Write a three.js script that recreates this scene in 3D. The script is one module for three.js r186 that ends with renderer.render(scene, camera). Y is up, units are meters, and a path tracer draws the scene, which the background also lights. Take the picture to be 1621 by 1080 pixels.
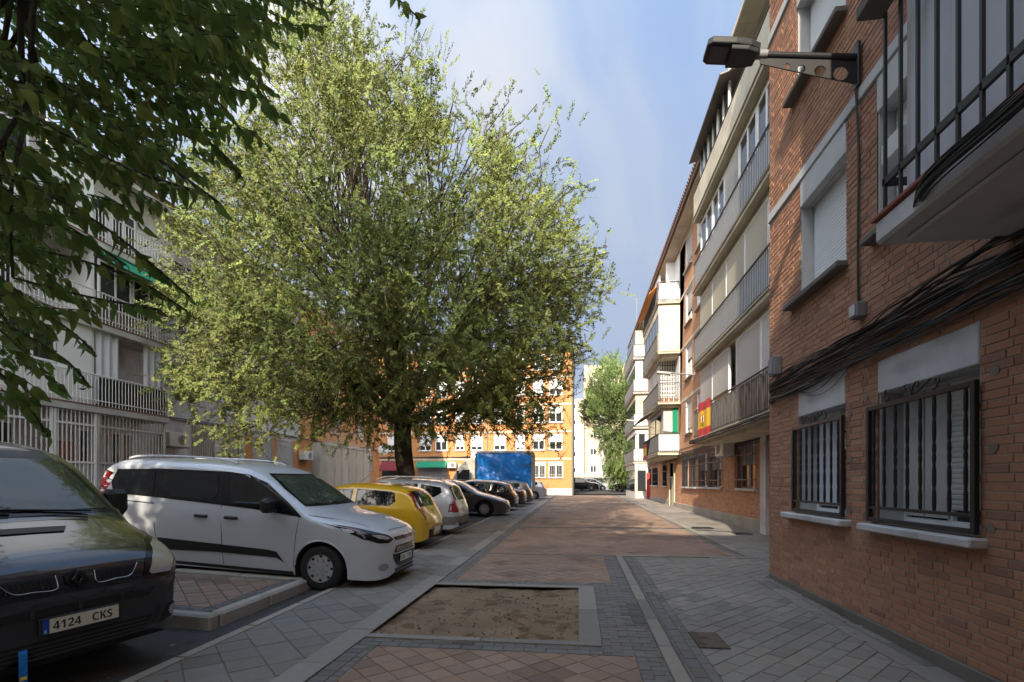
import * as THREE from 'three';
import { mergeGeometries, mergeVertices } from 'three/addons/utils/BufferGeometryUtils.js';
import { TessellateModifier } from 'three/addons/modifiers/TessellateModifier.js';

// ---------- camera, sky, sun, exposure ----------
// Street frame: x to the right of the street axis, y up, d (metres along the street) = -z.
const F = 820, VX = 916, HY = 764, EYE = 1.6;           // focal length, street vanishing point and horizon in photo pixels
const YAW = Math.atan((VX - 810.5) / F);
const scene = new THREE.Scene();
const camera = new THREE.PerspectiveCamera(2 * Math.atan(540 / F) * 180 / Math.PI, 1621 / 1080, 0.1, 900);
camera.position.set(0, EYE, 0);
camera.rotation.y = YAW;
camera.setViewOffset(1621, 1080, 0, -(HY - 540), 1621, 1080);
camera.updateMatrixWorld();

const SUN_AZ = 11.5 * Math.PI / 180, SUN_EL = 31 * Math.PI / 180;
const toSun = new THREE.Vector3(-Math.sin(SUN_AZ) * Math.cos(SUN_EL), Math.sin(SUN_EL), Math.cos(SUN_AZ) * Math.cos(SUN_EL));
const sun = new THREE.DirectionalLight(new THREE.Color().setRGB(1, 0.86, 0.68), 4.2);
sun.position.copy(toSun).multiplyScalar(120);
sun.castShadow = true; sun.shadow.radius = 1; sun.shadow.mapSize.set(4096, 4096);
Object.assign(sun.shadow.camera, { left: -60, right: 60, top: 60, bottom: -60, near: 1, far: 320 });
sun.name = 'sun'; scene.add(sun, sun.target);

const renderer = new THREE.WebGLRenderer({ antialias: true });
renderer.toneMapping = THREE.LinearToneMapping;
renderer.toneMappingExposure = 2.0;
renderer.shadowMap.enabled = true;

// seeded noise
function rng(s) { let a = s >>> 0; return () => { a = (a + 0x6D2B79F5) | 0; let t = Math.imul(a ^ (a >>> 15), 1 | a); t = (t + Math.imul(t ^ (t >>> 7), 61 | t)) ^ t; return ((t ^ (t >>> 14)) >>> 0) / 4294967296; }; }
function hash(x, y, s) { let h = Math.imul(x | 0, 374761393) + Math.imul(y | 0, 668265263) + Math.imul(s | 0, 974634761); h = Math.imul(h ^ (h >>> 13), 1274126177); return ((h ^ (h >>> 16)) >>> 0) / 4294967296; }
function vnoise(x, y, s = 0, per = 0) {
  const xi = Math.floor(x), yi = Math.floor(y), fx = x - xi, fy = y - yi, u = fx * fx * (3 - 2 * fx), v = fy * fy * (3 - 2 * fy);
  const w = (k) => per ? ((k % per) + per) % per : k;
  const a = hash(w(xi), w(yi), s), b = hash(w(xi + 1), w(yi), s), c = hash(w(xi), w(yi + 1), s), d = hash(w(xi + 1), w(yi + 1), s);
  return a + (b - a) * u + (c - a) * v + (a - b - c + d) * u * v;
}
function fbm(x, y, o = 4, s = 0, per = 0) { let r = 0, a = 0.5, n = 0; for (let i = 0; i < o; i++) { r += a * vnoise(x, y, s + i, per); n += a; x *= 2; y *= 2; per *= 2; a *= 0.5; } return r / n; }
const lerp = (a, b, t) => a + (b - a) * t, clamp = (v, a = 0, b = 1) => Math.min(b, Math.max(a, v)), smooth = (a, b, v) => { const t = clamp((v - a) / (b - a)); return t * t * (3 - 2 * t); };

// sky: clear air with thin, combed-out cirrus
{
  const W = 1536, H = 768, data = new Float32Array(W * H * 4);
  for (let j = 0; j < H; j++) for (let i = 0; i < W; i++) {
    const phi = ((i + 0.5) / W - 0.5) * 2 * Math.PI, th = ((j + 0.5) / H - 0.5) * Math.PI;
    const x = Math.cos(th) * Math.cos(phi), y = Math.sin(th), z = Math.cos(th) * Math.sin(phi);
    let r, g, b;
    if (y < 0) { r = 0.2; g = 0.19; b = 0.18; } else {
      const k = Math.pow(clamp(y), 0.55);
      r = lerp(0.33, 0.066, k); g = lerp(0.37, 0.152, k); b = lerp(0.44, 0.35, k);
      const px = x / (y + 0.16), pz = z / (y + 0.16);
      const ca = Math.cos(1.8), sa = Math.sin(1.8), ax = px * ca + pz * sa + 8, az = -px * sa + pz * ca + 15;
      const wx = fbm(ax * 0.7 + 5, az * 0.7, 4, 1031) - 0.5, wz = fbm(ax * 0.7, az * 0.7 + 9, 4, 1077) - 0.5;
      const veil = fbm(ax * 0.55 + wx * 1.2 + 3, az * 0.8 + wz * 1.2, 4, 1005);
      const str = fbm(ax * 1.1 + wx * 2.2, az * 4.2 + wz * 3.0, 5, 1012);
      let c = smooth(0.33, 0.72, veil) * 0.24 + smooth(0.38, 0.74, str) * smooth(0.28, 0.62, veil) * 0.62;
      c = clamp(c + 0.18 * (1 - smooth(0, 0.35, y)), 0, 0.92);
      r = lerp(r, 0.355, c); g = lerp(g, 0.37, c); b = lerp(b, 0.4, c);
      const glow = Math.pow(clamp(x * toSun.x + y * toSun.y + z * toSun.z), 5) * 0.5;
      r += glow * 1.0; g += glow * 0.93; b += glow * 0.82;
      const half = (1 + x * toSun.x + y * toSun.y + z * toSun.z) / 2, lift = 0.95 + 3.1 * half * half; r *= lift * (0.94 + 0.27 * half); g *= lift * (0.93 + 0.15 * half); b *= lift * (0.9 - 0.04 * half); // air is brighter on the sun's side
    }
    const o = (j * W + i) * 4; data[o] = r; data[o + 1] = g; data[o + 2] = b; data[o + 3] = 1;
  }
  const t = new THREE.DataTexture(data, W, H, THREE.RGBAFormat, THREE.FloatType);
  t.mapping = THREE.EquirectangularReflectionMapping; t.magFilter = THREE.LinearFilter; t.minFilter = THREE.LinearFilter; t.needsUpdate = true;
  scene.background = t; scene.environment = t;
}

// ---------- helpers ----------
const CAMR = new THREE.Vector3(Math.cos(YAW), 0, -Math.sin(YAW)), CAMF = new THREE.Vector3(-Math.sin(YAW), 0, -Math.cos(YAW));
// a photo pixel at a chosen distance along the lens axis, as a point of the place
function pixelPoint(px, py, depth) { return new THREE.Vector3(0, EYE, 0).addScaledVector(CAMR, (px - 810.5) / F * depth).addScaledVector(CAMF, depth).add(new THREE.Vector3(0, -(py - HY) / F * depth, 0)); }
const SLOPE = 0.010, CROSS = 0.045, KERBX = -3.55;
function groundY(x, d) { return SLOPE * clamp(d, -40, 60) + CROSS * clamp(KERBX - x, 0, 13); }
const V = (x, y, d) => new THREE.Vector3(x, y, -d);

const bases = new Map(), taken = {};
function numbered(n) { const k = taken[n] = (taken[n] ?? -1) + 1; return k ? n + '_' + String(k).padStart(3, '0') : n; }
function tag(o, label, category, group, kind) { if (label) o.userData.label = label; if (category) o.userData.category = category; if (group) o.userData.group = group; if (kind) o.userData.kind = kind; return o; }
function thing(name, label, category, base = [0, 0, 0], group) {
  const o = new THREE.Group(); o.name = numbered(name); o.position.set(base[0], base[1], -base[2]); bases.set(o, o.position.clone()); scene.add(o); return tag(o, label, category, group);
}
function plain(geos) {
  const list = (Array.isArray(geos) ? geos : [geos]).filter(Boolean).map((g) => { const n = g.index ? g.toNonIndexed() : g; for (const k of Object.keys(n.attributes)) if (!['position', 'normal', 'uv', 'color'].includes(k)) n.deleteAttribute(k); if (!n.attributes.normal) n.computeVertexNormals(); if (!n.attributes.uv) n.setAttribute('uv', new THREE.BufferAttribute(new Float32Array(n.attributes.position.count * 2), 2)); return n; });
  return list.length === 1 ? list[0] : mergeGeometries(list);
}
// world-space geometries (street frame) merged into one named mesh under its thing or part
function part(name, geos, mat, parent, kind) {
  const g = plain(geos), b = bases.get(parent); const geo = b && (b.x || b.y || b.z) ? g.clone().translate(-b.x, -b.y, -b.z) : g;
  const m = new THREE.Mesh(geo, mat); m.name = name; m.castShadow = m.receiveShadow = true; parent.add(m); bases.set(m, b); if (kind) m.userData.kind = kind; return m;
}
// one shared geometry placed as a mesh of its own
function place(name, geo, mat, parent, pos, rot, scale) {
  const m = new THREE.Mesh(geo, mat); m.name = name; m.castShadow = m.receiveShadow = true;
  const b = parent.isMesh ? bases.get(parent) : bases.get(parent); m.position.copy(pos); if (b) m.position.sub(b); if (rot) m.rotation.set(...rot); if (scale) m.scale.set(...scale); parent.add(m); return m;
}
function solo(name, geos, mat, label, category, group, kind) { // a thing that is one mesh
  const g = plain(geos); g.computeBoundingBox(); const c = g.boundingBox.getCenter(new THREE.Vector3()); c.y = g.boundingBox.min.y;
  const m = new THREE.Mesh(g.clone().translate(-c.x, -c.y, -c.z), mat); m.name = numbered(name); m.position.copy(c); m.castShadow = m.receiveShadow = true; scene.add(m); return tag(m, label, category, group, kind);
}
// box with uv in metres; faces to leave out may be listed
function box(x0, x1, y0, y1, d0, d1) {
  if (x0 > x1) [x0, x1] = [x1, x0]; if (y0 > y1) [y0, y1] = [y1, y0]; if (d0 > d1) [d0, d1] = [d1, d0];
  const z0 = -d1, z1 = -d0, p = [], n = [], uv = [], ix = [];
  const face = (a, b, c, e, nx, ny, nz, f) => { const k = p.length / 3; for (const q of [a, b, c, e]) { p.push(...q); n.push(nx, ny, nz); uv.push(...f(q)); } ix.push(k, k + 1, k + 2, k, k + 2, k + 3); };
  const X = (q) => [q[2], q[1]], Y = (q) => [q[0], q[2]], Z = (q) => [q[0], q[1]];
  face([x0, y0, z0], [x0, y0, z1], [x0, y1, z1], [x0, y1, z0], -1, 0, 0, X); face([x1, y0, z1], [x1, y0, z0], [x1, y1, z0], [x1, y1, z1], 1, 0, 0, X);
  face([x0, y0, z1], [x1, y0, z1], [x1, y1, z1], [x0, y1, z1], 0, 0, 1, Z); face([x1, y0, z0], [x0, y0, z0], [x0, y1, z0], [x1, y1, z0], 0, 0, -1, Z);
  face([x0, y1, z1], [x1, y1, z1], [x1, y1, z0], [x0, y1, z0], 0, 1, 0, Y); face([x0, y0, z0], [x1, y0, z0], [x1, y0, z1], [x0, y0, z1], 0, -1, 0, Y);
  const g = new THREE.BufferGeometry(); g.setAttribute('position', new THREE.Float32BufferAttribute(p, 3)); g.setAttribute('normal', new THREE.Float32BufferAttribute(n, 3)); g.setAttribute('uv', new THREE.Float32BufferAttribute(uv, 2)); g.setIndex(ix); return g;
}
// box with chamfered edges (small c), world frame
function cbox(x0, x1, y0, y1, d0, d1, c = 0.01) {
  const s = new THREE.Shape([[x0 + c, y0], [x1 - c, y0], [x1, y0 + c], [x1, y1 - c], [x1 - c, y1], [x0 + c, y1], [x0, y1 - c], [x0, y0 + c]].map((q) => new THREE.Vector2(...q)));
  const g = new THREE.ExtrudeGeometry(s, { depth: Math.abs(d1 - d0) - 2 * c, bevelEnabled: true, bevelThickness: c, bevelSize: c, bevelOffset: -c, bevelSegments: 1 });
  return g.translate(0, 0, -Math.max(d0, d1) + c);
}
const UP = new THREE.Vector3(0, 1, 0);
function rod(p, q, r, seg = 6, r2 = r) { const v = q.clone().sub(p), g = new THREE.CylinderGeometry(r2, r, v.length(), seg, 1); g.applyQuaternion(new THREE.Quaternion().setFromUnitVectors(UP, v.normalize())); return g.translate((p.x + q.x) / 2, (p.y + q.y) / 2, (p.z + q.z) / 2); }
function tube(pts, r, seg = 24, rad = 6) { return new THREE.TubeGeometry(new THREE.CatmullRomCurve3(pts), seg, r, rad); }
function color(r, g, b) { return new THREE.Color().setRGB(r, g, b); }
function paint(geo, c) { const n = geo.attributes.position.count, a = new Float32Array(n * 3); for (let i = 0; i < n; i++) { a[i * 3] = c[0]; a[i * 3 + 1] = c[1]; a[i * 3 + 2] = c[2]; } geo.setAttribute('color', new THREE.BufferAttribute(a, 3)); return geo; }

// ---------- procedural textures (grain, stains, wear; near white so that they tint a base colour) ----------
function tex(size, metres, fn, srgb = false) {
  const d = new Uint8Array(size * size * 4);
  for (let j = 0; j < size; j++) for (let i = 0; i < size; i++) { const c = fn(i / size, j / size, i, j), o = (j * size + i) * 4; for (let k = 0; k < 3; k++) { let v = clamp(c.length ? c[k] : c); if (srgb) v = v <= 0.0031308 ? v * 12.92 : 1.055 * Math.pow(v, 1 / 2.4) - 0.055; d[o + k] = Math.round(v * 255); } d[o + 3] = 255; }
  const t = new THREE.DataTexture(d, size, size, THREE.RGBAFormat); t.wrapS = t.wrapT = THREE.RepeatWrapping; t.magFilter = THREE.LinearFilter; t.minFilter = THREE.LinearMipmapLinearFilter; t.generateMipmaps = true;
  t.repeat.set(1 / metres, 1 / metres); if (srgb) t.colorSpace = THREE.SRGBColorSpace; t.needsUpdate = true; return t;
}
const T = {};
T.grain = tex(512, 1.3, (u, v, i, j) => 0.72 + 0.28 * (0.5 * fbm(u * 16, v * 16, 4, 3, 16) + 0.5 * hash(i, j, 4)), true);
T.stain = tex(512, 3.7, (u, v, i, j) => { const a = fbm(u * 6, v * 6, 5, 8, 6), b = fbm(u * 24, v * 24, 3, 18, 24), s = smooth(0.55, 0.75, fbm(u * 9 + 3, v * 3, 4, 28, 9)); const k = 0.62 + 0.36 * a + 0.12 * (b - 0.5) - 0.16 * s + 0.05 * (hash(i, j, 2) - 0.5); return [k, k * 0.985, k * 0.96]; }, true);
T.bumpFine = tex(512, 0.6, (u, v, i, j) => 0.5 * fbm(u * 32, v * 32, 4, 6, 32) + 0.5 * hash(i, j, 9));
T.asphalt = tex(512, 2.1, (u, v, i, j) => { const s = hash(i >> 1, j >> 1, 5), a = fbm(u * 5, v * 5, 4, 21, 5), st = smooth(0.6, 0.72, fbm(u * 8, v * 8, 4, 55, 8)); const k = 0.5 + 0.32 * a + 0.24 * (s - 0.5) - 0.2 * st; return [k, k * 0.98, k * 0.95]; }, true);
T.dirt = tex(512, 1.9, (u, v, i, j) => { const a = fbm(u * 5, v * 5, 5, 61, 5), s = hash(i >> 1, j >> 1, 6), p = smooth(0.58, 0.68, fbm(u * 10, v * 10, 4, 66, 10)); const k = 0.45 + 0.45 * a + 0.2 * (s - 0.5); return [k * (1 - 0.35 * p), k * (1 - 0.42 * p), k * (1 - 0.48 * p)]; }, true);
// far brickwork: too small to tell the bricks apart, so only its speckle and the pale of the joints remain
T.farBrick = tex(512, 2.0, (u, v, i, j) => { const row = Math.floor(v * 30), col = Math.floor((u + (row % 2) * 0.03) * 16); const m = (v * 30 % 1) < 0.17 || ((u + (row % 2) * 0.03) * 16 % 1) < 0.05; const k = 0.68 + 0.26 * hash(col % 16, row, 7) + 0.12 * (fbm(u * 6, v * 6, 3, 71, 6) - 0.5); return m ? [0.86, 0.9, 0.95] : [k, k * 0.96, k * 0.92]; }, true);
T.bark = tex(256, 1.0, (u, v) => { const k = Math.pow(fbm(u * 14, v * 3, 4, 81, 0), 1.4) * 1.5; return [k, k * 0.94, k * 0.86]; }, true);

const std = (c, rough = 0.8, o = {}) => new THREE.MeshStandardMaterial({ color: color(...c), roughness: rough, ...o });
const phys = (c, rough, o = {}) => new THREE.MeshPhysicalMaterial({ color: color(...c), roughness: rough, ...o });
const M = {
  brickNear: std([1, 1, 1], 0.9, { vertexColors: true, map: T.grain, bumpMap: T.bumpFine, bumpScale: 0.004 }),
  mortar: std([0.38, 0.3, 0.22], 0.95, { map: T.grain }),
  concrete: std([0.42, 0.385, 0.33], 0.9, { map: T.stain, bumpMap: T.bumpFine, bumpScale: 0.003 }),
  concreteDark: std([0.2, 0.18, 0.155], 0.92, { map: T.stain, bumpMap: T.bumpFine, bumpScale: 0.003 }),
  whiteStone: std([0.66, 0.66, 0.66], 0.75, { map: T.stain }),
  whitePaint: std([0.82, 0.82, 0.81], 0.55),
  whitePaintOld: std([0.64, 0.63, 0.6], 0.65, { map: T.stain }),
  cream: std([0.7, 0.64, 0.5], 0.75, { map: T.stain }),
  beigeBlind: std([0.52, 0.48, 0.38], 0.75),
  greyBlind: std([0.52, 0.5, 0.48], 0.6),
  plaster: std([0.76, 0.76, 0.75], 0.9, { map: T.stain }),
  brickSalmon: std([0.62, 0.29, 0.11], 0.92, { map: T.farBrick }),
  brickFar: std([0.58, 0.3, 0.16], 0.92, { map: T.farBrick }),
  iron: std([0.022, 0.023, 0.026], 0.45, { metalness: 0.2 }),
  ironBrown: std([0.07, 0.05, 0.04], 0.5, { metalness: 0.2 }),
  cable: std([0.016, 0.015, 0.015], 0.6),
  cableGrey: std([0.1, 0.1, 0.1], 0.6),
  boxGrey: std([0.22, 0.22, 0.23], 0.6),
  acWhite: std([0.62, 0.61, 0.57], 0.5),
  acDark: std([0.05, 0.05, 0.05], 0.5),
  glassDark: phys([0.012, 0.014, 0.015], 0.05, { specularIntensity: 1 }),
  glassHouse: phys([0.03, 0.035, 0.04], 0.06),
  green: std([0.01, 0.24, 0.13], 0.75), red: std([0.45, 0.03, 0.03], 0.7), yellow: std([0.72, 0.42, 0.02], 0.7), maroon: std([0.2, 0.025, 0.03], 0.8),
  roofTile: std([0.22, 0.11, 0.07], 0.9, { map: T.stain }),
  tilesNear: std([1, 1, 1], 0.85, { vertexColors: true, map: T.grain, bumpMap: T.bumpFine, bumpScale: 0.0025 }),
  joint: std([0.19, 0.175, 0.15], 0.97, { map: T.dirt }),
  asphalt: std([0.085, 0.082, 0.08], 0.92, { map: T.asphalt, bumpMap: T.bumpFine, bumpScale: 0.006 }),
  dirt: std([0.4, 0.275, 0.165], 1, { map: T.dirt, bumpMap: T.bumpFine, bumpScale: 0.012 }),
  bark: std([0.085, 0.068, 0.052], 0.95, { map: T.bark, bumpMap: T.bark, bumpScale: 0.03 }),
  twig: std([0.24, 0.19, 0.13], 0.9), curtain: std([0.64, 0.65, 0.69], 0.9), orange: std([0.6, 0.22, 0.03], 0.8),
};

// ---------- ground ----------
function sheet(x0, x1, d0, d1, f, nx = 1, nd = 1) {
  const p = [], uv = [], ix = [];
  for (let j = 0; j <= nd; j++) for (let i = 0; i <= nx; i++) { const x = lerp(x0, x1, i / nx), d = lerp(d0, d1, j / nd); p.push(x, f(x, d), -d); uv.push(x, d); }
  for (let j = 0; j < nd; j++) for (let i = 0; i < nx; i++) { const a = j * (nx + 1) + i, b = a + nx + 1; ix.push(a, a + 1, b, b, a + 1, b + 1); }
  const g = new THREE.BufferGeometry(); g.setAttribute('position', new THREE.Float32BufferAttribute(p, 3)); g.setAttribute('uv', new THREE.Float32BufferAttribute(uv, 2)); g.setIndex(ix); g.computeVertexNormals(); return g;
}
function setting(name, geo, mat) { const m = new THREE.Mesh(geo, mat); m.name = name; m.receiveShadow = m.castShadow = true; m.userData.kind = 'structure'; scene.add(m); return m; }
setting('ground', sheet(-200, 200, -120, 380, (x, d) => groundY(x, d) - 0.12, 80, 100), std([0.16, 0.15, 0.135], 0.95, { map: T.asphalt }));
setting('parking_surface', sheet(-16.55, -3.62, -14, 49.5, (x, d) => groundY(x, d) - 0.045, 10, 10), M.asphalt);
setting('road', sheet(-60, 70, 50.2, 71.5, (x, d) => groundY(Math.max(x, KERBX), d) - 0.03, 10, 10), M.asphalt);

function clipPoly(poly, x0, x1, d0, d1) {
  const cuts = [[0, x0, 1], [0, x1, -1], [1, d0, 1], [1, d1, -1]];
  for (const [ax, v, s] of cuts) { const out = []; for (let i = 0; i < poly.length; i++) { const a = poly[i], b = poly[(i + 1) % poly.length], ia = (a[ax] - v) * s >= 0, ib = (b[ax] - v) * s >= 0; if (ia) out.push(a); if (ia !== ib) { const t = (v - a[ax]) / (b[ax] - a[ax]); out.push([lerp(a[0], b[0], t), lerp(a[1], b[1], t)]); } } poly = out; if (!poly.length) return poly; }
  return poly;
}
function polyArea(p) { let a = 0; for (let i = 0; i < p.length; i++) { const q = p[(i + 1) % p.length]; a += p[i][0] * q[1] - q[0] * p[i][1]; } return a / 2; }
// one paving piece: flat top, eased edge, sides down into the joint (local frame of the paving, d forward)
function pieceGeo(poly, y, c, deep = 0.014, inset = 0.003) {
  if (polyArea(poly) < 0) poly = poly.slice().reverse();
  const n = poly.length; let cx = 0, cy = 0; for (const q of poly) { cx += q[0] / n; cy += q[1] / n; }
  const inn = poly.map((q) => { const dx = cx - q[0], dy = cy - q[1], l = Math.hypot(dx, dy) || 1, k = Math.min(inset * 1.4, l * 0.3) / l; return [q[0] + dx * k, q[1] + dy * k]; });
  const p = [], ou = hash(Math.round(cx * 97), Math.round(cy * 97), 5) * 7, uv = [];
  const tri = (a, b, e) => { for (const q of [a, b, e]) { p.push(q[0], q[2], -q[1]); uv.push(q[0] + ou, q[1] + ou * 1.7); } };
  const top = (q) => [q[0], q[1], y], low = (q) => [q[0], q[1], y - deep];
  for (let i = 1; i < n - 1; i++) tri(top(inn[0]), top(inn[i]), top(inn[i + 1]));
  for (let i = 0; i < n; i++) { const k = (i + 1) % n; tri(low(poly[i]), low(poly[k]), top(inn[k])); tri(low(poly[i]), top(inn[k]), top(inn[i])); }
  const g = new THREE.BufferGeometry(); g.setAttribute('position', new THREE.Float32BufferAttribute(p, 3)); g.setAttribute('uv', new THREE.Float32BufferAttribute(uv, 2)); g.computeVertexNormals();
  return paint(g, c);
}
// polygons of a bond of w x l pieces turned by ang, cut to a rectangle
function bond(rect, ang, w, l, shift, gap) {
  const [x0, x1, d0, d1] = rect, ca = Math.cos(ang), sa = Math.sin(ang), out = [];
  const cs = [[x0, d0], [x1, d0], [x1, d1], [x0, d1]].map(([x, d]) => [x * ca + d * sa, -x * sa + d * ca]);
  const u0 = Math.min(...cs.map((q) => q[0])), u1 = Math.max(...cs.map((q) => q[0])), v0 = Math.min(...cs.map((q) => q[1])), v1 = Math.max(...cs.map((q) => q[1]));
  for (let j = Math.floor(v0 / w); j <= v1 / w; j++) { const s = (j & 1) ? shift * l : 0; for (let i = Math.floor((u0 - s) / l) - 1; i <= (u1 - s) / l; i++) {
    const a = i * l + s + gap / 2, b = (i + 1) * l + s - gap / 2, c = j * w + gap / 2, e = (j + 1) * w - gap / 2;
    const poly = clipPoly([[a, c], [b, c], [b, e], [a, e]].map(([u, v]) => [u * ca - v * sa, u * sa + v * ca]), x0 + gap / 2, x1 - gap / 2, d0 + gap / 2, d1 - gap / 2);
    if (poly.length > 2 && Math.abs(polyArea(poly)) > 0.0009) out.push(poly);
  } }
  return out;
}
const near = (p) => { let x = 0, d = 0; for (const q of p) { x += q[0] / p.length; d += q[1] / p.length; } return x * x + d * d + (d < 3.6 ? 400 : 0); };
function layPieces(parent, name, polys, tone, spread, y0 = 0, seedN = 1, limit = 300) {
  const r = rng(seedN); polys.sort((a, b) => near(a) - near(b)); const rest = [];
  polys.forEach((p, i) => {
    const k = 1 + (r() - 0.5) * spread * (r() < 0.08 ? 2.4 : 0.9), k2 = 1 + (r() - 0.5) * spread * 0.35; let cx = p[0][0], cd = p[0][1];
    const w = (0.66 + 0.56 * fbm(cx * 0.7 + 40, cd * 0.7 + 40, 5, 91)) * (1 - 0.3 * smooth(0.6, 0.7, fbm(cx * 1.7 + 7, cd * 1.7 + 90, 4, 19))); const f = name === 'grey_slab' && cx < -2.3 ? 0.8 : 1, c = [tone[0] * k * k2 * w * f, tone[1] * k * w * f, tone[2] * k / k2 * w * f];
    const g = pieceGeo(p, y0 + (r() - 0.5) * 0.005, c, 0.011);
    if (i < limit) part(name, g, M.tilesNear, parent); else rest.push(g);
  });
  if (rest.length) part(name + 's', rest, M.tilesNear, parent, 'stuff');
}
const RED = [0.31, 0.208, 0.148], GREYT = [0.275, 0.252, 0.216], DARKB = [0.18, 0.168, 0.15];
const pavement = new THREE.Group(); pavement.name = 'pavement'; pavement.rotation.x = Math.atan(SLOPE); pavement.userData.kind = 'structure'; scene.add(pavement); bases.set(pavement, new THREE.Vector3());
const FARD = 46;
// the bed that shows in the joints, with the tree pit left open
part('joint_bed', [[-3.5, 5.3, -10, 4.95], [-3.5, -2.15, 4.95, 7.6], [0.1, 3.1, 4.95, 8.7], [-3.5, 3.1, 7.6, 8.7], [-3.5, 5.3, 8.7, FARD], [3.1, 3.3, 4.9, 8.7]].map(([a, b, c, e]) => sheet(a, b, c, e, () => -0.006)), M.joint, pavement);
const D45 = Math.PI / 4;
layPieces(pavement, 'red_tile', [...bond([-1.9, 0.5, 2.2, 4.72], D45, 0.2, 0.2, 0, 0.005), ...bond([-1.9, 0.5, 7.95, 10.65], D45, 0.2, 0.2, 0, 0.005), ...bond([-1.9, 3.15, 10.8, 16.3], D45, 0.2, 0.2, 0, 0.005), ...bond([-1.9, 3.15, 16.6, 32.2], D45, 0.2, 0.2, 0, 0.005), ...bond([-1.9, 3.15, 32.5, FARD], D45, 0.4, 0.4, 0, 0.008)], RED, 0.22, 0, 3);
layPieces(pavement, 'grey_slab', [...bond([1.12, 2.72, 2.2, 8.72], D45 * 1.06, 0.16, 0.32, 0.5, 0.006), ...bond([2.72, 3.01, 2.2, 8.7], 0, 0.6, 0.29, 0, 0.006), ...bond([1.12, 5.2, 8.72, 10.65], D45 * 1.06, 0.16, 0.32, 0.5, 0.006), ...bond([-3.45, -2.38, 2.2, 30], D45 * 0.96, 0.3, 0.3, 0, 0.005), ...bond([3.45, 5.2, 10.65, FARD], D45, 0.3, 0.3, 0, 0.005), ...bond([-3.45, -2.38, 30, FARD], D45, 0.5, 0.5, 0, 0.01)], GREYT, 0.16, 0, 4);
layPieces(pavement, 'dark_paver', [...bond([0.5, 0.74, 2.2, 4.72], 0, 0.1, 0.2, 0.5, 0.006), ...bond([0.22, 0.74, 4.72, 7.95], 0, 0.1, 0.2, 0.5, 0.006), ...bond([0.5, 0.74, 7.95, 10.65], 0, 0.1, 0.2, 0.5, 0.006), ...bond([0.89, 1.12, 2.2, 10.65], Math.PI / 2, 0.115, 0.22, 0.5, 0.006), ...bond([-2.12, -1.9, 2.2, 4.72], 0, 0.11, 0.22, 0, 0.006), ...bond([-2.12, 0.22, 4.72, 4.94], 0, 0.11, 0.2, 0.5, 0.006), ...bond([-2.12, 0.5, 7.66, 7.95], 0, 0.1, 0.2, 0.5, 0.006), ...bond([-2.12, -1.9, 7.95, FARD], 0, 0.11, 0.22, 0, 0.006), ...bond([3.15, 3.3, 10.8, FARD], 0, 0.1, 0.15, 0, 0.006), ...bond([-1.9, 3.15, 16.3, 16.6], 0, 0.1, 0.2, 0.5, 0.006), ...bond([-1.9, 3.15, 32.2, 32.5], 0, 0.1, 0.2, 0.5, 0.006)], DARKB, 0.24, 0, 5);
{
  const stones = []; const run = (x0, x1, d0, d1, len, alongX) => { const a = alongX ? x0 : d0, b = alongX ? x1 : d1, n = Math.max(1, Math.round((b - a) / len)); for (let i = 0; i < n; i++) { const p = lerp(a, b, i / n) + 0.003, q = lerp(a, b, (i + 1) / n) - 0.003; stones.push(alongX ? [[p, d0], [q, d0], [q, d1], [p, d1]] : [[x0, p], [x1, p], [x1, q], [x0, q]]); } };
  run(-2.38, -2.12, 2.2, FARD, 1, false); run(0.745, 0.87, 2.2, 10.65, 0.98, false); run(0, 0.22, 5.05, 7.52, 1.23, false); run(-2.12, 0.22, 4.945, 5.05, 1.17, true); run(-2.12, 0.22, 7.52, 7.655, 1.17, true);
  run(0.745, 3.5, 10.66, 10.79, 0.92, true); run(3.3, 3.45, 10.8, FARD, 1, false); 
  layPieces(pavement, 'edging_stone', stones, [0.29, 0.265, 0.225], 0.12, 0.012, 6);
  const kerb = []; for (let d = 2.2; d < FARD; d += 1) kerb.push([[-3.56, d], [-3.455, d], [-3.455, d + 0.992], [-3.56, d + 0.992]]);
  const r = rng(8); for (const p of kerb) { const k = 0.9 + 0.2 * r(); part('kerb_stone', pieceGeo(p, 0.006, [0.36 * k, 0.325 * k, 0.27 * k], 0.1, 0.012), M.tilesNear, pavement); }
  const h = (x, d) => (fbm(x * 2.2 + 9, d * 2.2, 4, 44) - 0.5) * 0.07 + (fbm(x * 11, d * 11, 3, 45) - 0.5) * 0.016 - 0.045;
  part('tree_pit_soil', sheet(-2.16, 0.04, 5.0, 7.58, h, 90, 100), M.dirt, pavement);
  { const rs = rng(61), st = new THREE.IcosahedronGeometry(1, 0), N = 260, im = new THREE.InstancedMesh(st, M.dirt, N), mm = new THREE.Matrix4(), qq = new THREE.Quaternion(); for (let i = 0; i < N; i++) { const x = lerp(-2.08, -0.03, rs()), d = lerp(5.08, 7.48, rs()), s = 0.006 + 0.02 * rs() * rs() * rs(); qq.setFromEuler(new THREE.Euler(rs() * 6, rs() * 6, rs() * 6)); mm.compose(new THREE.Vector3(x, h(x, d) + s * 0.3, -d), qq, new THREE.Vector3(s * 1.3, s * 0.8, s)); im.setMatrixAt(i, mm); const k = 0.6 + 0.6 * rs(); im.setColorAt(i, color(k, k, k)); } im.name = 'soil_clods'; im.castShadow = im.receiveShadow = true; im.userData.kind = 'stuff'; pavement.add(im); }
  const drain = []; for (let x = -1.9; x < 3.2; x += 1.0) drain.push(box(x, x + 0.99, 0.0, 0.012, 16.62, 16.74)); part('drain_channel', drain, M.iron, pavement);
}
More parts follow.
